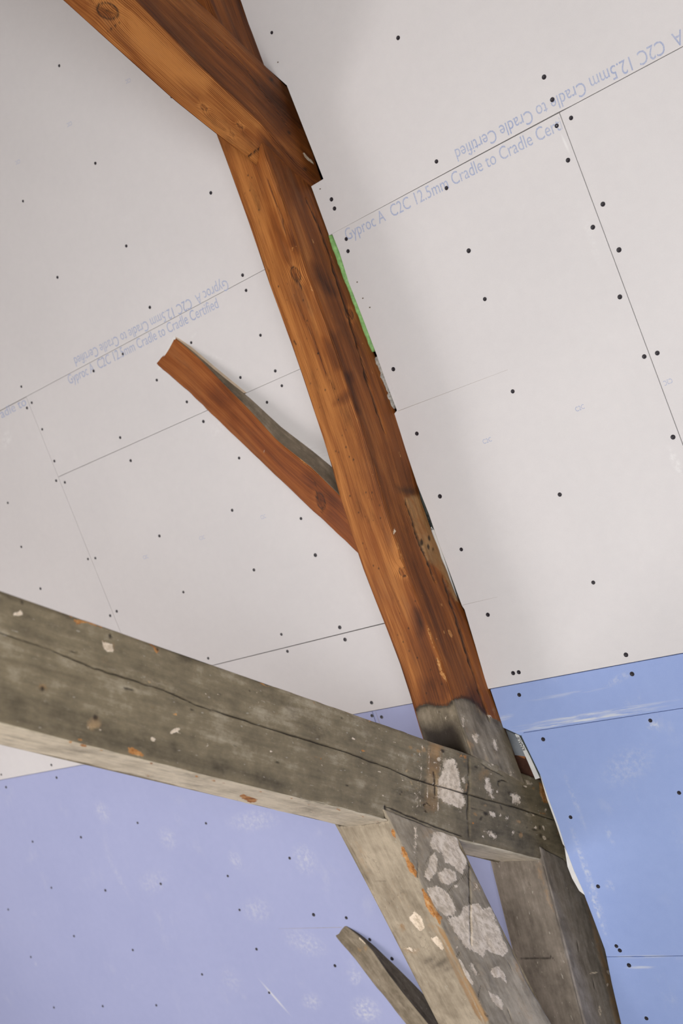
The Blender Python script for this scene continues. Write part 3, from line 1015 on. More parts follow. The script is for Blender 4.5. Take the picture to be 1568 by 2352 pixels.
# --- tie beam
ZT0, ZB0 = 0.6305 * KS + EYE[2], 0.4195 * KS + EYE[2]
ys = np.linspace(-3.3, 2.80 * KS, 40)
XT = XR
WT = 0.131 * KS
e_ = lambda x, z: [(x, y, z) for y in ys]
tie_feats = [
    ('rust', 0, Z2((425, 480), (520, 500), (500, 700), (490, 960), (460, 985), (385, 985), (400, 720)), 12, .95),
    ('white', 0, Z2((530, 600), (610, 600), (640, 720), (655, 800), (690, 930), (650, 965), (560, 930), (490, 890), (485, 770), (515, 690)), 8, .95),
    ('rust', 0, Z2((500, 880), (690, 900), (690, 960), (500, 930)), 8, .5),
    ('white', 0, Z2((690, 700), (700, 800), (650, 790), (640, 740)), 7, .7),
    ('white', 0, Z2((820, 730), (850, 740), (885, 830), (895, 900), (860, 890), (820, 810)), 7, .85),
    ('white', 0, Z2((1000, 850), (1050, 840), (1090, 880), (1085, 940), (1020, 930)), 7, .78),
    ('rust', 0, Z2((1000, 850), (1050, 840), (1090, 880), (1085, 940), (1020, 930)), 7, .55),
    ('white', 0, Z2((850, 980), (910, 985), (905, 1030), (850, 1025)), 6, .78),
    ('white', 0, Z2((960, 1010), (1010, 1000), (1020, 1050), (970, 1060)), 6, .62),
    ('white', 0, Z2((820, 1120), (880, 1120), (935, 1170), (900, 1195), (840, 1170)), 9, .75),
    ('chip', 0, Z2((1218, 985), (1265, 990), (1265, 1012), (1222, 1008)), 4, .7),
    ('rust', 0, Z2((800, 660), (880, 690), (860, 730), (790, 780), (750, 780)), 14, .65),
    ('chip', 0, Z2((1210, 775), (1262, 790), (1310, 930), (1240, 925), (1215, 850)), 5, .85),
    ('chip', 0, Z2((1290, 1050), (1340, 1060), (1355, 1110), (1310, 1090)), 8, .62),
    ('chip', 0, Z2((620, 560), (700, 575), (690, 608), (640, 600)), 6, .75),
    ('white', 0, Z2((310, 830), (370, 830), (365, 940), (345, 1040), (310, 1040)), 12, .62),
    ('white', 0, Z2((1090, 740), (1150, 760), (1200, 790), (1130, 800)), 7, .75),
    ('white', 0, Z2((840, 640), (880, 650), (860, 665)), 5, .8),
    ('tone', 0, Z2((700, 560), (1400, 700), (1400, 1400), (700, 1200)), 40, -.07),
    ('tone', 0, Z2((640, 560), (720, 580), (720, 700), (640, 680)), 14, -.25),
    ('tone', 0, Z2((640, 1050), (1100, 1050), (1240, 1290), (660, 1200)), 30, -.08),
    ('white', 0, ZT((95, 240), (160, 222), (165, 260), (100, 270)), 4, .95), ('dark', 0, ZT((145, 150), (165, 160), (160, 185), (145, 180)), 3, .9),
    ('white', 0, ZT((735, 450), (810, 465), (815, 520), (770, 530), (740, 495)), 4, .9), ('dark', 0, ell(253, 1462, 4, 6, -.3), 3, 1.0),
    ('rust', 0, ZT((735, 440), (825, 470), (820, 520), (740, 500)), 6, .7),
    ('chip', 0, ZT((1040, 455), (1100, 465), (1150, 520), (1130, 540), (1100, 500)), 4, .8), ('dark', 0, ell(361, 1492, 3, 4), 3, 1.0),
    ('rust', 0, ZT((700, 540), (820, 540), (800, 640), (720, 640)), 14, .35),
    ('dark', 0, ell(97, 1582, 5, 6), 4, 1.0), ('rust', 0, ell(97, 1576, 12, 9), 8, .75),
    ('dark', 0, ell(219, 1649, 5, 7), 4, 1.0), ('dark', 0, ell(222, 1637, 4, 7), 5, .5), ('rust', 0, ell(216, 1662, 17, 14), 9, .9),
    ('white', 0, ell(228, 1675, 5, 4), 4, .75), ('white', 0, ell(205, 1672, 9, 9), 7, .55),
    ('white', 0, ZT((1218, 1110), (1250, 1080), (1290, 1068), (1297, 1085), (1235, 1118)), 2.5, 1.0),
    ('white', 0, ell(351, 1697, 6, 6), 4, .95), ('white', 0, ell(476, 1709, 4, 6), 4, .75), ('white', 0, ZT((1360, 1110), (1400, 1120), (1410, 1135), (1365, 1125)), 3, .7),
    ('white', 0, ell(103, 1613, 10, 12, .6), 9, .6), ('white', 0, ell(155, 1612, 8, 9), 8, .55), ('chip', 0, ell(90, 1626, 7, 4, .4), 4, .65),
    ('chip', 0, ZT((925, 1215), (960, 1215), (1030, 1260), (1025, 1280), (920, 1250)), 4, 1.0), ('chip', 1, ZT((915, 1235), (1040, 1265), (1030, 1285), (930, 1255)), 5, .9),
    ('chip', 0, ZT((560, 1145), (600, 1155), (600, 1172), (560, 1165)), 3, .9), ('chip', 0, ZT((1240, 965), (1275, 962), (1272, 982), (1245, 982)), 3, .8),
    ('chip', 0, ZT((525, 285), (560, 290), (640, 305), (740, 340), (730, 355), (620, 320), (570, 320), (550, 335)), 4, .85),
    ('chip', 0, ZT((370, 212), (540, 262), (535, 275), (370, 222)), 4, .7),
    ('chip', 0, [(505, 1530), (520, 1532), (516, 1545)], 4, .7),
    ('white', 0, ZT((1380, 900), (1440, 925), (1470, 938), (1400, 920)), 3, .65),
    ('white', 0, ZT((590, 605), (640, 625), (690, 640), (620, 660), (580, 640)), 10, .52), ('white', 0, ZT((640, 480), (700, 490), (690, 520), (640, 520)), 12, .5),
    ('chip', 1, [(548, 1828), (560, 1824), (595, 1838), (575, 1846)], 4, .95), ('chip', 1, [(330, 1775), (350, 1780), (340, 1790)], 4, .6),
    ('white', 1, [(620, 1840), (760, 1865), (850, 1878), (780, 1885), (660, 1860)], 10, .6),
    ('tone', 0, [(0, 1560), (330, 1700), (640, 1790), (860, 1860), (640, 1810), (0, 1660)], 14, -.20),
]
rs_ = random.Random(11)
for _ in range(85):
    t_ = rs_.random()
    x_ = 330 + 900 * t_
    y_ = 1505 + (x_ - 330) * 0.345 + rs_.uniform(-20, 190)
    tie_feats.append((rs_.choice(('white', 'white', 'dark', 'chip', 'rust')), 0, ell(x_, y_, rs_.uniform(1.5, 5), rs_.uniform(1.0, 2.6), 0.3), 2.4, rs_.uniform(.66, 1.0)))
for _ in range(75):                           # specks and flaked spots around the joint
    x_, y_ = rs_.uniform(900, 1290), rs_.uniform(-25, 150)
    y_ += 1700 + (x_ - 980) * 0.33
    tie_feats.append((rs_.choice(('white', 'rust', 'rust', 'dark', 'white')), 0, ell(x_, y_, rs_.uniform(2, 7), rs_.uniform(1.5, 5), rs_.uniform(0, 2)), 3.0, rs_.uniform(.62, 1.0)))
for x_ in (962, 968, 984, 1002, 1010):         # drips down the face
    tie_feats.append(('white', 0, [(x_, 1715 + (x_ - 980) * .33), (x_ + 4, 1715 + (x_ - 980) * .33), (x_ - 3, 1870), (x_ - 7, 1860)], 4, rs_.uniform(.65, .85)))
for _ in range(26):
    t_ = rs_.random()
    tie_feats.append(('chip', rs_.choice((0, 1)), ell(150 + 720 * t_, 1700 + 184 * t_ + rs_.uniform(-4, 6), rs_.uniform(3, 9), rs_.uniform(1.5, 4), .25), 3, rs_.uniform(.55, .85)))
    tie_feats.append(('chip', 0, ell(150 + 900 * t_, 1408 + 318 * t_ + rs_.uniform(0, 6), rs_.uniform(3, 9), rs_.uniform(1.5, 3.5), .33), 3, rs_.uniform(.5, .8)))
tie_cracks = [
    (0, [(0, 1453), (115, 1491), (215, 1533), (380, 1586), (450, 1618), (575, 1658), (725, 1706), (784, 1723), (850, 1748), (891, 1762), (946, 1787), (1000, 1803), (1076, 1824), (1137, 1842), (1201, 1859), (1277, 1885)], 1.5, .007, .95),
    (0, [(1076, 1740), (1077, 1800), (1075, 1860), (1077, 1922)], 1.6, .006, 1.0),
    (0, [(886, 1850), (887, 1886)], 3.0, .004, 1.0), (0, [(884, 1851), (940, 1875), (1000, 1899), (1060, 1921)], 2.0, .003, .9),
    (0, Z2((460, 700), (470, 780), (465, 900)), 2.4, .003, .9),
    (0, Z2((390, 930), (400, 985), (415, 990)), 1.3, .003, .9), (0, Z2((390, 940), (410, 922), (430, 940)), 1.2, .003, .8),
    (0, Z2((215, 920), (212, 870), (235, 835)), 1.2, .003, .8),
    (0, Z2((925, 800), (925, 770), (950, 758), (980, 765)), 1.4, .004, .9),
    (0, Z2((800, 640), (880, 690), (960, 730)), 1.2, .003, .8),
    (0, Z2((730, 960), (820, 980)), 1.0, .002, .6),
    (0, ZT((900, 780), (970, 800)), 3, .003, .8), (0, ZT((520, 520), (560, 530)), 3, .002, .6), (0, [(0, 1508), (200, 1560)], 5, .001, .25),
]


def tie_base(at, px, FA, u, v):
    at['paint'][:] = 1
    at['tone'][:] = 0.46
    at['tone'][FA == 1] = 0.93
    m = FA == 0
    at['tone'][m] += 0.10 * (vnoise(u[m] * 5, v[m] * 30, 5) - .5)


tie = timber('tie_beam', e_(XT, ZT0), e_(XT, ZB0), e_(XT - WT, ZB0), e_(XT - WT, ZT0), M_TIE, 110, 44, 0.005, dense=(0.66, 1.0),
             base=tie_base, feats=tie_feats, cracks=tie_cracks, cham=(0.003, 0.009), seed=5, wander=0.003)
part(tie, 'thick grey painted tie beam with a long crack, crossing the picture from the left')

# --- knee brace under the tie beam
XK = XR + 0.003
XKB = -1.669 * KS
kA = [tr(p, XK) for p in ((1056, 1921), (1072, 1966), (1110, 2045), (1145, 2112), (1180, 2186), (1222, 2262), (1250, 2317))]
kB = [tr(p, XK) for p in ((884, 1856), (890, 1886), (909, 1924), (941, 1982), (970, 2036), (1015, 2122), (1037, 2179), (1069, 2246), (1094, 2297), (1123, 2352))]
kC = [tr(p, XKB) for p in ((756, 1866), (771, 1896), (804, 1959), (855, 2058), (887, 2119), (932, 2205), (973, 2278), (1005, 2352))]
dirk = nrm(kB[-1] - kB[2])


def ext(l, zz, n_=3):
    t_ = (zz - l[-1][2]) / dirk[2]
    return l + [l[-1] + dirk * t_ * k_ / n_ for k_ in range(1, n_ + 1)]


zk = EYE[2] - 0.34
kA, kB, kC = [rs(ext(l, zz), 30) for l, zz in ((kA, zk + .06), (kB, zk), (kC, zk))]
kA, kB, kC = [np.stack([np.polyval(np.polyfit(np.arange(30), l[:, i_], 3), np.arange(30)) for i_ in range(3)], 1) for l in (kA, kB, kC)]
kD = kA.copy()
kD[:, 0] = XKB
knee_feats = [
    ('white', 0, Z5((740, 440), (770, 350), (830, 340), (900, 360), (960, 400), (1000, 470), (1010, 560), (980, 650), (940, 625), (890, 580), (850, 565), (830, 500), (760, 470)), 6, 1.0),
    ('white', 0, Z5((780, 490), (800, 560), (790, 640), (740, 700), (695, 670), (730, 600), (745, 530)), 5, 1.0),
    ('white', 0, Z5((800, 650), (860, 605), (930, 640), (940, 690), (880, 730), (820, 710)), 5, 1.0),
    ('white', 0, Z5((920, 720), (965, 715), (950, 750), (900, 760)), 4, .8),
    ('white', 0, Z5((715, 755), (790, 725), (880, 780), (920, 850), (930, 940), (850, 960), (790, 900), (740, 840)), 6, .92),
    ('white', 0, Z5((960, 950), (985, 890), (1040, 870), (1090, 860), (1130, 900), (1190, 890), (1215, 980), (1255, 1080), (1290, 1150), (1310, 1210), (1270, 1245), (1200, 1220), (1150, 1195), (1125, 1255), (1080, 1220), (1000, 1180), (930, 1080), (870, 970)), 6, 1.0),
    ('white', 0, Z5((1190, 1330), (1240, 1310), (1290, 1380), (1295, 1440), (1250, 1400), (1200, 1400), (1175, 1360)), 5, .95),
    ('white', 0, Z5((1160, 1490), (1230, 1520), (1275, 1580), (1270, 1630), (1210, 1600), (1180, 1550)), 5, .9),
    ('white', 0, Z5((1010, 1270), (1080, 1290), (1110, 1380), (1060, 1430), (1020, 1340)), 8, .62),
    ('white', 0, Z5((1050, 700), (1100, 700), (1115, 780), (1050, 770)), 7, .62), ('rust', 0, Z5((1050, 700), (1100, 700), (1115, 780), (1050, 770)), 8, .6),
    ('white', 0, Z5((620, 300), (665, 290), (650, 560), (615, 540)), 7, .66),
    ('white', 0, Z5((1070, 1560), (1110, 1550), (1150, 1640), (1100, 1620)), 8, .6),
    ('tone', 0, Z5((1320, 1240), (1380, 1240), (1568, 1640), (1500, 1900), (1300, 1731), (1300, 1500)), 24, .22),
    ('rust', 0, Z5((1340, 1240), (1400, 1270), (1440, 1400), (1480, 1600), (1420, 1480), (1330, 1330)), 14, .55),
    ('rust', 0, Z5((680, 300), (860, 330), (760, 380), (690, 420)), 16, .55),
    ('rust', 0, Z5((660, 300), (720, 320), (700, 600), (680, 760), (640, 700), (650, 480)), 22, .42),
    ('rust', 0, Z5((820, 960), (960, 1000), (960, 1180), (900, 1160)), 22, .45),
    ('rust', 0, Z5((960, 1230), (1180, 1260), (1220, 1500), (1100, 1540)), 36, .36),
    ('rust', 0, Z5((1330, 1400), (1480, 1600), (1500, 1731), (1380, 1731)), 30, .50),
    ('rust', 1, Z5((330, 700), (560, 660), (640, 900), (420, 960)), 40, .34),
    ('dark', 0, Z5((1310, 1180), (1340, 1200), (1330, 1290), (1290, 1260)), 12, .45),
    ('tone', 0, Z5((440, 200), (620, 260), (600, 500), (520, 420)), 16, .05),
    ('white', 1, Z5((590, 980), (630, 915), (680, 960), (705, 1040), (680, 1072), (640, 1030)), 4, 1.0),
    ('white', 1, Z5((750, 1115), (790, 1095), (850, 1180), (830, 1200), (780, 1155)), 4, 1.0),
    ('white', 1, Z5((525, 1170), (600, 1160), (670, 1200), (650, 1230), (560, 1210)), 7, .7), ('rust', 1, Z5((540, 1175), (670, 1190), (650, 1235), (560, 1220)), 7, .62),
    ('rust', 1, Z5((500, 1000), (550, 1000), (580, 1060), (550, 1080), (510, 1040)), 6, .62),
    ('rust', 1, Z5((180, 420), (260, 420), (330, 640), (280, 680), (220, 560)), 20, .45),
    ('rust', 1, Z5((680, 900), (760, 1000), (840, 1120), (800, 1130), (720, 1020)), 10, .6),
    ('dark', 1, ell(750 + 735 / 3.136, 1800 + 1270 / 3.136, 14, 7, -.3), 9, .62), ('dark', 1, ell(750 + 815 / 3.136, 1800 + 1295 / 3.136, 20, 8, -.45), 9, .62),
    ('dark', 1, ell(750 + 865 / 3.136, 1800 + 1335 / 3.136, 14, 6, -.3), 9, .5),
    ('chip', 1, Z5((455, 310), (500, 370), (500, 400), (470, 370)), 3, .8), ('chip', 0, Z5((460, 315), (490, 330), (505, 395), (480, 375)), 3, .8),
    ('chip', 0, Z5((525, 445), (560, 460), (600, 560), (655, 640), (645, 680), (600, 620), (560, 540)), 4, 1.0),
    ('chip', 1, Z5((520, 450), (560, 520), (620, 630), (650, 680), (600, 640), (545, 520)), 4, .9),
    ('chip', 0, Z5((690, 750), (740, 810), (800, 930), (830, 970), (815, 1020), (760, 930), (710, 830)), 4, 1.0),
    ('chip', 1, Z5((680, 750), (730, 850), (800, 990), (790, 1010), (710, 880)), 4, .85),
    ('rust', 9, Z5((780, 1010), (850, 1060), (900, 1180), (1000, 1380), (1080, 1520), (1170, 1700), (1140, 1731), (1040, 1520), (960, 1360), (880, 1190)), 3.5, 1.0),
    ('rust', 9, Z5((820, 1100), (900, 1250), (1000, 1450), (1100, 1660), (1130, 1731), (1080, 1680), (960, 1440), (860, 1230)), 3.5, .95),
    ('white', 0, Z5((945, 1255), (965, 1265), (1000, 1330), (1060, 1440), (1050, 1460), (990, 1370)), 3, 1.0),
    ('white', 0, Z5((930, 1170), (950, 1165), (945, 1200), (930, 1195)), 3, .8),
    ('white', 1, Z5((790, 1200), (870, 1203), (865, 1209), (790, 1208)), 2, .9), ('white', 1, Z5((960, 1545), (1000, 1550), (1000, 1556), (960, 1552)), 2, .8),
    ('white', 1, Z5((950, 1690), (1020, 1695), (1015, 1702), (960, 1700)), 2, .8),
    ('chip', 1, Z5((585, 1285), (605, 1310), (600, 1330), (585, 1305)), 3, .7),
    ('tone', 1, Z5((60, 290), (450, 260), (460, 340), (100, 360)), 14, -.12),
    ('tone', 1, Z5((340, 700), (640, 650), (700, 800), (450, 900)), 40, -.06),
]
knee_cracks = [
    (0, Z5((1025, 555), (1030, 700), (1035, 900), (1040, 1160)), 1.5, .006, .95),
    (0, Z5((850, 800), (900, 750), (960, 690), (1025, 640)), 1.2, .003, .7),
    (0, Z5((700, 600), (750, 500), (770, 470)), 1.0, .002, .6), (0, Z5((655, 680), (660, 560)), 1.2, .003, .7),
    (0, Z5((1090, 1540), (1105, 1480), (1115, 1450)), 1.2, .002, .8), (0, Z5((940, 1245), (965, 1205)), 1.4, .003, .8),
    (0, Z5((1300, 1620), (1330, 1700)), 1.2, .002, .6), (0, Z5((1310, 1290), (1335, 1340)), 1.4, .002, .6),
    (0, [(884, 1857), (940, 1880), (1000, 1903), (1058, 1924)], 2.6, .004, .95),
    (1, Z5((410, 900), (500, 810), (560, 770)), 0.9, .001, .5), (1, Z5((300, 700), (420, 700), (560, 660)), 0.8, .001, .4),
    (1, Z5((60, 296), (240, 280), (430, 262)), 5.0, .004, 1.0),
    (0, Z5((1135, 1665), (1165, 1672)), 2.0, .003, .9),
]


def knee_base(at, px, FA, u, v):
    at['paint'][:] = 1
    at['tone'][:] = 0.66
    at['tone'][FA == 1] = 0.76
    at['tone'][FA == 0] = 0.68


knee = timber('knee_brace', kA, kB, kC, kD, M_KNEE, 100, 60, 0.005, dense=(0, 0.68), base=knee_base, feats=knee_feats, cracks=knee_cracks,
              cham=(0.004, 0.016), seed=7, wander=0.0025)
part(knee, 'grey painted diagonal brace with white plaster patches below the tie beam')

# --- post at the eaves
XP = XR + 0.004
XPB = -1.664 * KS
pB0, pB1 = tr((1238, 1944), XP), tr((1341, 2352), XP)
dp = nrm(pB1 - pB0)
dp_l = (0.0 - pB0[2]) / dp[2]
qd = np.array([0, -dp[2], dp[1]])
if qd[1] < 0:
    qd = -qd
pA0 = tr((1310, 1981), XP)
pA0 = pA0 + nrm(pA0 - pB0) * 0.13
pB = [pB0 + dp * (dp_l * t_) for t_ in np.linspace(0, 1, 30)]
pA_end = pB[-1] + (pA0 - pB0)
pA = [pA0 + (np.array([pA_end[0], pA_end[1], 0.0]) - pA0) * t_ for t_ in np.linspace(0, 1, 30)]
pB[-1][2] = 0.0
pC = [np.array([XPB, p[1], p[2]]) for p in pB]
pD = [np.array([XPB, p[1], p[2]]) for p in pA]
# the under side of the tie beam closes the top of the inner face


def post_base(at, px, FA, u, v):
    at['paint'][:] = 1
    at['tone'][:] = 0.56
    at['tone'][FA == 1] = 0.42  # inner face darker: the knee brace's shade put into its tone


post_feats = [
    ('white', 0, [(1352, 2234), (1372, 2231), (1372, 2236), (1353, 2238)], 2, 1.0), ('white', 0, [(1390, 2230), (1400, 2228), (1399, 2240)], 2, .9),
    ('white', 0, [(1370, 2300), (1380, 2310), (1382, 2335), (1374, 2335)], 5, .7), ('white', 0, ell(1255, 2060, 5, 12, -.3), 6, .55),
    ('chip', 0, ell(1268, 2080, 2, 5), 2, .8), ('white', 0, ell(1317, 2110, 3, 8, -.3), 4, .65), ('white', 0, ell(1394, 2262, 4, 4), 3, .8),
    ('rust', 0, [(1340, 2050), (1360, 2100), (1385, 2180), (1410, 2270), (1430, 2352), (1412, 2352), (1392, 2270), (1365, 2160)], 7, .85),
    ('tone', 0, [(1300, 2140), (1360, 2160), (1400, 2352), (1345, 2352)], 30, .08), ('white', 0, ell(1302, 2040, 2, 8, -.2), 3, .6),
    ('rust', 1, [(1225, 1985), (1240, 1975), (1270, 2080), (1280, 2110), (1262, 2090)], 6, .5),
    ('tone', 1, [(1120, 2100), (1300, 2100), (1340, 2352), (1180, 2352)], 60, -.06),  # painted shade of the knee brace, deeper towards the bottom
]
post_cracks = [(1, [(1195, 2201), (1240, 2202), (1268, 2200)], 1.3, .002, .8), (1, [(1258, 2190), (1272, 2205)], 1.3, .002, .8),
               (0, [(1238, 1946), (1270, 1958), (1303, 1977)], 1.2, .002, .7), (0, [(1362, 2250), (1366, 2270)], 1.3, .002, .8), (0, [(1325, 2160), (1330, 2185)], 1.3, .002, .7)]
M_POST = timber_mat('violet_grey_painted_timber', WOOD, [(0.070, 0.055, 0.040), (0.235, 0.196, 0.155), (0.56, 0.49, 0.42)], 1.0, 0.72)
post = timber('post', pA, pB, pC, pD, M_POST, 90, 56, 0.005, dense=(0, 0.40), base=post_base, feats=post_feats, cracks=post_cracks,
              cham=(0.004, 0.010), seed=9, wander=0.002)
part(post, 'dark grey leaning post behind the patched brace, against the blue boards')

# --- collar beam
XC = -1.533 * KS
XCB = -1.588 * KS


def edge_fn(pts, x):
    Q = np.array([tr(p, x) for p in pts])
    o_ = np.argsort(Q[:, 1])
    return lambda y: np.interp(y, Q[o_, 1], Q[o_, 2])


fA = edge_fn(((452, 0), (520, 65), (605, 148), (665, 205)), XC)
fB = edge_fn(((312, 0), (465, 155), (560, 245), (600, 283), (626, 316), (650, 343), (680, 378), (712, 406)), XC)
fC = edge_fn(((145, 0), (250, 95), (400, 230), (510, 318), (572, 366)), XCB)
yA1 = (DCEIL - NO[2] * fA(9)) / NO[1] + 0.05
yB1 = (DCEIL - NO[2] * fB(9)) / NO[1] + 0.05
tt_ = np.concatenate([np.linspace(0, 0.55, 8)[:-1], np.linspace(0.55, 1, 60)])
Y0c = -1.9
yA, yB = Y0c + (yA1 - Y0c) * tt_, Y0c + (yB1 - Y0c) * tt_
cA_ = [(XC, y, fA(y)) for y in yA]
cB_ = [(XC, y, fB(y)) for y in yB]
cC_ = [(XCB, y, fC(y)) for y in yB]
cD_ = [(XCB, y, fA(y)) for y in yA]


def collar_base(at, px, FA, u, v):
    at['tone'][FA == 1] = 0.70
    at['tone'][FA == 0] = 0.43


collar_feats = [
    ('tone', 1, [(300, 30), (340, 60), (420, 150), (480, 180), (470, 205), (400, 170), (310, 90)], 14, .30),
    ('tone', 1, [(430, 190), (470, 210), (520, 260), (560, 330), (500, 290)], 14, .12),
    ('tone', 1, [(145, 0), (240, 90), (330, 160), (420, 250), (400, 245), (250, 110)], 10, -.20),
    ('tone', 1, [(255, 50), (300, 100), (330, 150), (300, 140), (260, 90)], 14, -.12),
    ('tone', 1, [(200, 10), (260, 20), (270, 50), (220, 50)], 12, -.18),
    ('tone', 1, [(250, 90), (300, 130), (290, 140), (245, 105)], 8, .12),
    ('tone', 1, [(600, 300), (640, 320), (740, 400), (740, 450), (640, 400), (600, 345)], 14, -.45),
    ('tone', 0, [(600, 170), (650, 190), (690, 290), (640, 300), (600, 230)], 24, -.22),
    ('tone', 0, [(620, 330), (740, 400), (710, 430), (640, 380)], 14, -.12),
    ('tone', 0, [(320, 0), (400, 60), (560, 230), (520, 220), (400, 100)], 20, -.10),
    ('tone', 0, [(480, 20), (600, 140), (640, 190), (600, 170), (500, 70)], 14, .10),
    ('white', 0, ZC((960, 985), (985, 985), (1010, 1030), (1050, 1060), (1065, 1090), (1020, 1060), (985, 1030)), 2.5, 1.0),
    ('chip', 0, ZC((780, 840), (800, 850), (830, 885), (810, 880)), 3, .8), ('chip', 0, ZC((515, 605), (535, 610), (540, 628), (520, 622)), 2.5, .8),
    ('dark', 0, ell(623, 183, 6, 4, .8), 3, .9), ('dark', 0, ell(663, 304, 6, 3, .9), 3, .9), ('dark', 0, ell(688, 293, 3, 3), 3, .8),
    ('dark', 0, ell(700, 388, 6, 4, .4), 4, .8),
    ('tone', 0, ZC((640, 980), (800, 1010), (1000, 1160), (1120, 1200), (1000, 1220), (760, 1020)), 10, -.1),
]
collar_cracks = [(0, [(455, 40), (560, 150), (660, 290)], 1.2, .002, .5), (0, [(400, 20), (520, 140), (640, 250)], 1.0, .001, .4),
                 (1, ZC((450, 1040), (555, 960), (580, 945)), 2.5, .003, .9), (1, [(247, 75), (262, 62), (275, 52)], 2.0, .002, .8)]
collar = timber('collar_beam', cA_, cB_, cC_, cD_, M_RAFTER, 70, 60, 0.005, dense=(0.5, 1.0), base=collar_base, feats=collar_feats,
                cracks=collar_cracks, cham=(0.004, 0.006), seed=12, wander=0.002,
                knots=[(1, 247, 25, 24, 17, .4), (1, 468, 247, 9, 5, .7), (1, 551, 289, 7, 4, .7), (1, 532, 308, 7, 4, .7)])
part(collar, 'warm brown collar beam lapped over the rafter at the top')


# --- wind braces running from the truss into the slope
def wind_brace(name, low, mid, upp, d_end, mat, base, feats, cracks, seed, label, knots=(), ext_len=0.12):
    low, mid, upp = rs(low, 22), rs(mid, 22), rs(upp, 22)
    t_ = np.linspace(0, 1, 22)
    d = d_end * t_ ** 0.85 + 0.002
    B_ = np.array([on_plane(p, NO, DCEIL - dd) for p, dd in zip(low, d * 0.9)])
    A_ = np.array([on_plane(p, NO, DCEIL - dd) for p, dd in zip(mid, d)])
    U_ = np.array([on_plane(p, NO, DCEIL) for p in upp])
    D_ = np.zeros_like(A_)
    for i_ in range(22):
        v = U_[i_] - A_[i_]
        dep = max(0.0, (NO @ v))
        v = nrm(v + NO * 0.02)
        D_[i_] = A_[i_] + v * (dep + 0.05) / max(0.35, NO @ v)
    C_ = B_ + (D_ - A_) * 0.0 + NO * ((DCEIL + 0.045) - B_ @ NO)[:, None]
    pre = [q[0] - nrm(q[3] - q[0]) * 0.06 for q in (A_, B_, C_, D_)]
    post_ = [q[-1] + nrm(q[-1] - q[-4]) * ext_len for q in (A_, B_, C_, D_)]
    Q = [np.vstack([p0[None], q, p1[None]]) for q, p0, p1 in zip((A_, B_, C_, D_), pre, post_)]
    o = timber(name, Q[0], Q[1], Q[2], Q[3], mat, 50, 16, 0.006, base=base, feats=feats, cracks=cracks, cham=(0.003, 0.008), seed=seed, wander=0.002, knots=knots)
    tag(o, label, 'brace', 'wind braces')
    return o


ZW = lambda *p: zm(340, 740, 3.015, p)


def wb1_base(at, px, FA, u, v):
    at['tone'][:] = 0.55
    m = FA == 3
    at['paint'][m] = 1
    at['tone'][m] = 0.48


wind_brace('wind_brace', [(368, 846), (430, 899), (532, 999), (629, 1092), (705, 1165), (768, 1221), (831, 1281)],
           [(404, 778), (453, 820), (519, 889), (572, 942), (638, 1015), (715, 1075), (781, 1141)],
           [(406, 779), (466, 830), (562, 902), (638, 972), (705, 1025), (756, 1067), (785, 1092)], 0.085, M_BRACE, wb1_base,
           [('tone', 0, ZW((140, 130), (220, 200), (420, 380), (520, 560), (400, 540), (200, 380), (120, 290)), 20, .12),
            ('tone', 0, ZW((430, 420), (520, 430), (600, 540), (500, 600), (430, 520)), 14, -.18),
            ('tone', 0, ZW((540, 640), (600, 650), (640, 760), (560, 720)), 12, -.15),
            ('tone', 0, ZW((1100, 1060), (1330, 1200), (1400, 1500), (1200, 1350)), 18, -.22),
            ('tone', 0, ZW((600, 600), (900, 860), (1100, 1040), (1000, 1010), (700, 740)), 14, .08),
            ('white', 0, ell(340 + 800 / 3.015, 740 + 900 / 3.015, 3, 6, .2), 3, .7), ('white', 0, ell(340 + 750 / 3.015, 740 + 905 / 3.015, 2, 4, .2), 3, .6),
            ('chip', 0, ZW((1020, 880), (1060, 930), (1120, 1000), (1100, 1000), (1040, 940)), 3, .7)],
           [(0, ZW((1150, 1110), (1180, 1240), (1205, 1310)), 1.2, .002, .8), (0, ZW((1215, 1200), (1225, 1280), (1195, 1318)), 1.2, .002, .8),
            (3, ZW((430, 330), (600, 500), (760, 640)), 1.5, .0, .6)], 15,
           'reddish brown brace left of the rafter, entering a cut-out in the ivory board',
           knots=[(0, 736, 1150, 18, 9, 1.3)])


def wb2_base(at, px, FA, u, v):
    at['paint'][:] = 1
    at['tone'][:] = 0.56
    m = FA == 3
    at['tone'][m] = 0.18


wind_brace('wind_brace', [(772, 2154), (817, 2208), (862, 2269), (929, 2352), (990, 2425)],
           [(795, 2128), (826, 2153), (855, 2185), (890, 2237), (929, 2288), (973, 2342), (1020, 2400)],
           [(797, 2129), (828, 2150), (862, 2178), (903, 2214), (941, 2252), (978, 2292), (1020, 2340)], 0.085, M_KNEE, wb2_base,
           [('rust', 0, Z5((220, 1180), (250, 1190), (245, 1215), (225, 1205)), 4, .8), ('rust', 0, Z5((270, 1160), (300, 1170), (280, 1220), (265, 1190)), 5, .7),
            ('white', 0, Z5((235, 1100), (290, 1150), (285, 1165), (230, 1120)), 3, .9),
            ('tone', 0, Z5((90, 1080), (160, 1060), (200, 1150), (120, 1150)), 10, .05)],
           [], 17, 'small grey painted brace entering the lavender blue board at the bottom')


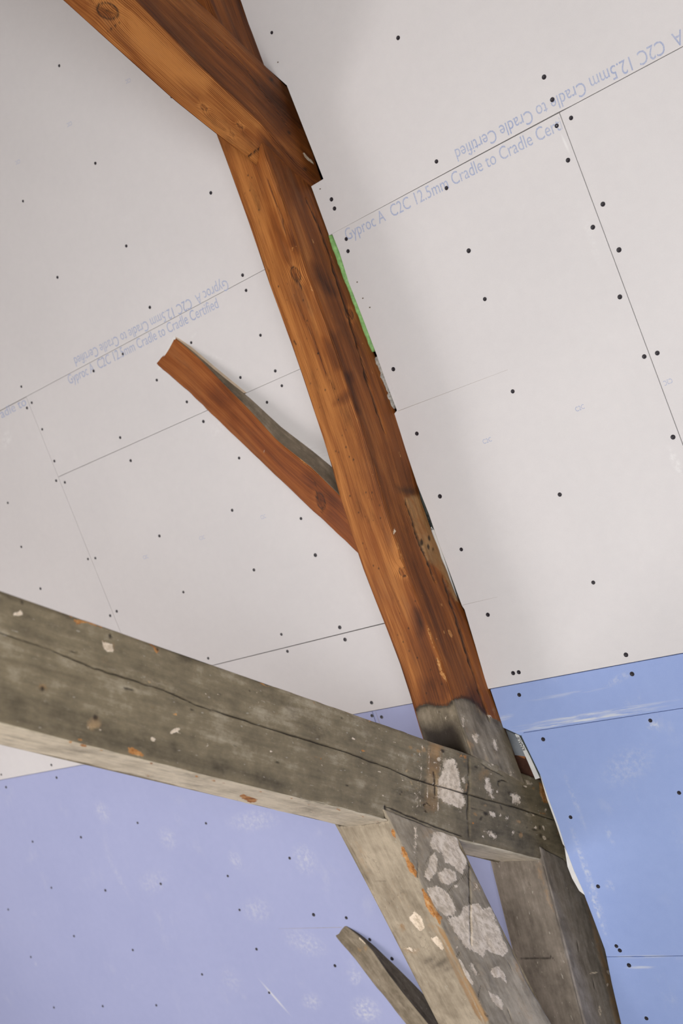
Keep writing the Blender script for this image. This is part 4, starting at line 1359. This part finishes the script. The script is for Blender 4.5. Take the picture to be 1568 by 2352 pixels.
# ------------------------------------------------------------------ things in the gaps beside the truss
def tube(name, pts, rad, mat, seed, lump=0.25, seg=9, flat=1.0):
    """soft roll or bead following points given in ceiling coordinates (x, s, d)"""
    pts = rs(pts, max(8, int(len(pts) * 6)))
    n_ = len(pts)
    vs_, fs_ = [], []
    for i_ in range(n_):
        r_ = rad * (0.55 + 0.45 * min(1, i_ / 3, (n_ - 1 - i_) / 3)) * (1 + lump * (vnoise(np.array([i_ * 0.6]), np.array([0.3]), seed)[0] - .5) * 2)
        for j_ in range(seg):
            a_ = 2 * math.pi * j_ / seg
            w_ = 1 + lump * (vnoise(np.array([i_ * 1.1]), np.array([j_ * 1.3]), seed + 1)[0] - .5) * 1.2
            vs_.append((pts[i_][0] + r_ * w_ * math.cos(a_), pts[i_][1], pts[i_][2] + r_ * w_ * flat * math.sin(a_)))
    for i_ in range(n_ - 1):
        for j_ in range(seg):
            fs_.append((i_ * seg + j_, i_ * seg + (j_ + 1) % seg, (i_ + 1) * seg + (j_ + 1) % seg, (i_ + 1) * seg + j_))
    fs_ += [tuple(range(seg))[::-1], tuple((n_ - 1) * seg + j_ for j_ in range(seg))]
    me = bpy.data.meshes.new(name)
    me.from_pydata(vs_, [], fs_)
    me.update()
    bmt = bmesh.new()
    bmt.from_mesh(me)
    bmesh.ops.recalc_face_normals(bmt, faces=bmt.faces)
    bmt.to_mesh(me)
    bmt.free()
    for p_ in me.polygons:
        p_.use_smooth = True
    o = link(name, me, mat)
    o.matrix_world = CM
    return o


def slab(name, px_pts, depth, thick, mat, label=None, cat=None, parent=None, group=None):
    """flat piece behind the boards; corners given where they are seen, lying at that depth"""
    o = prism(name, [xs(p, depth) for p in px_pts], -depth - thick, -depth, mat, parent)
    if parent is None:
        o.matrix_world = CM
        tag(o, label, cat, group)
    return o


X3 = lambda pts, d: [(*xs(p, d), -d) for p in pts]
M_GREEN = plain('green_membrane', (0.24, 0.46, 0.15), 0.55, 0.35, 90, 0.4, 0.002)
o = tube('membrane_roll', X3([(757, 540), (768, 566), (776, 585), (790, 625), (812, 688), (836, 750), (858, 808)], 0.008), 0.0100, M_GREEN, 31, 0.30)
tag(o, 'green membrane rolled into the gap right of the rafter', 'membrane')
M_CRUMB = plain('grey_plaster_crumbs', (0.42, 0.40, 0.36), 0.95, 0.5, 160, 0.2, 0.004)
o = tube('plaster_filler', X3([(864, 820), (872, 846), (884, 880), (894, 912), (903, 940)], 0.009), 0.010, M_CRUMB, 41, 0.7)
tag(o, 'crumbly grey plaster filling in the gap below the green membrane', 'plaster')
M_STRIP = plain('dark_green_grey_insulation', (0.055, 0.066, 0.060), 0.6, 0.3, 80, 0.3)
M_WSTRIP = plain('white_membrane', (0.72, 0.72, 0.70), 0.6, 0.08, 40, 0.3)
st = slab('insulation_strip', [(940, 1108), (975, 1108), (1000, 1170), (1028, 1245), (1052, 1315), (1078, 1390), (1058, 1398), (1030, 1330), (1000, 1250), (968, 1165)],
          0.013, 0.020, M_STRIP, 'thin dark strip of printed insulation between rafter and ivory board', 'insulation')
slab('white_edge', [(990, 1210), (1000, 1222), (1022, 1290), (1052, 1380), (1047, 1384), (1012, 1295), (985, 1225)], 0.011, 0.0015, M_WSTRIP, parent=st)
t = lettering('KNAUF', (995, 1216), (983, 1180), 0.0075, st, mat=M_BLACK, dd=0.0105, depth=0.0004)

# hole beside the rafter foot
M_BROWN = plain('dark_brown_purlin', (0.105, 0.045, 0.028), 0.7, 0.45, 30, 0.3, 0.003)
M_GREYB = plain('blue_grey_board_offcut', (0.30, 0.32, 0.34), 0.85, 0.15, 30)
slab('board_offcut', [(1120, 1668), (1160, 1676), (1192, 1692), (1209, 1738), (1180, 1734), (1130, 1706)], 0.055, 0.012, M_GREYB,
     'blue grey board offcut in the hole beside the rafter foot', 'board')
pur = slab('purlin', [(1130, 1700), (1166, 1718), (1208, 1738), (1236, 1800), (1190, 1800), (1140, 1790)], 0.078, 0.055, M_BROWN,
           'dark brown purlin end in the hole beside the rafter foot', 'purlin')
slab('raw_edge', [(1150, 1714), (1166, 1721), (1206, 1738), (1205, 1743), (1166, 1726), (1150, 1719)], 0.076, 0.002, plain('orange_raw_wood', (0.46, 0.17, 0.06), 0.7, 0.3, 60), parent=pur)
ws = slab('membrane_strip', [(1182, 1686), (1197, 1690), (1220, 1736), (1243, 1786), (1229, 1790), (1211, 1748), (1196, 1715)], 0.018, 0.004, M_WSTRIP,
          'white printed membrane strip along the hole beside the rafter foot', 'membrane')
slab('dark_edge', [(1190, 1686), (1199, 1689), (1222, 1735), (1246, 1785), (1240, 1788), (1217, 1738)], 0.016, 0.001, M_STRIP, parent=ws)
t = lettering('KNAUF', (1207, 1722), (1192, 1691), 0.009, ws, mat=M_BLACK, dd=0.0155, depth=0.0006)

# torn white paper along the edge of the blue board, cut edge of the ivory board at the wind brace
M_TORN = plain('torn_white_paper', (0.78, 0.77, 0.75), 0.9, 0.06, 60)
prism('torn_paper_edge', PX((1296, 1945), (1304, 1962), (1318, 2000), (1336, 2040), (1343, 2056), (1330, 2046), (1314, 2018), (1303, 1990)), -0.004, 0.0006, M_TORN, boards['B4'][0])
prism('torn_paper_edge', PX((1240, 1780), (1262, 1842), (1284, 1902), (1297, 1945), (1292, 1938), (1276, 1890), (1256, 1836)), -0.004, 0.0004, M_TORN, boards['B4'][0])
M_CUT = plain('cream_gypsum_cut', (0.62, 0.49, 0.36), 0.95, 0.12, 50)
prism('gypsum_cut_edge', PX((402, 773), (412, 778), (440, 797), (500, 848), (566, 902), (556, 903), (480, 843), (420, 795)), -0.004, 0.0003, M_CUT, boards['L2'][0])
prism('gypsum_cut_edge', PX((360, 850), (366, 851), (404, 776), (400, 770)), -0.004, 0.0003, M_TORN, boards['L2'][0])
# empty screw holes
M_PIT = plain('pit_in_board', (0.20, 0.16, 0.13), 0.95, 0.3, 200)
for p in ((820, 648), (833, 685), (849, 706), (638, 143), (735, 434)):
    c_ = xs(p)
    bk = max(boards, key=lambda k: in_poly(c_, boards[k][1]))
    prism('screw_hole', [(c_[0] + .0024 * math.cos(a_), c_[1] + .0018 * math.sin(a_)) for a_ in np.linspace(0, 2 * math.pi, 9)[:-1]], 0.0, 0.0003, M_PIT, boards[bk][0])
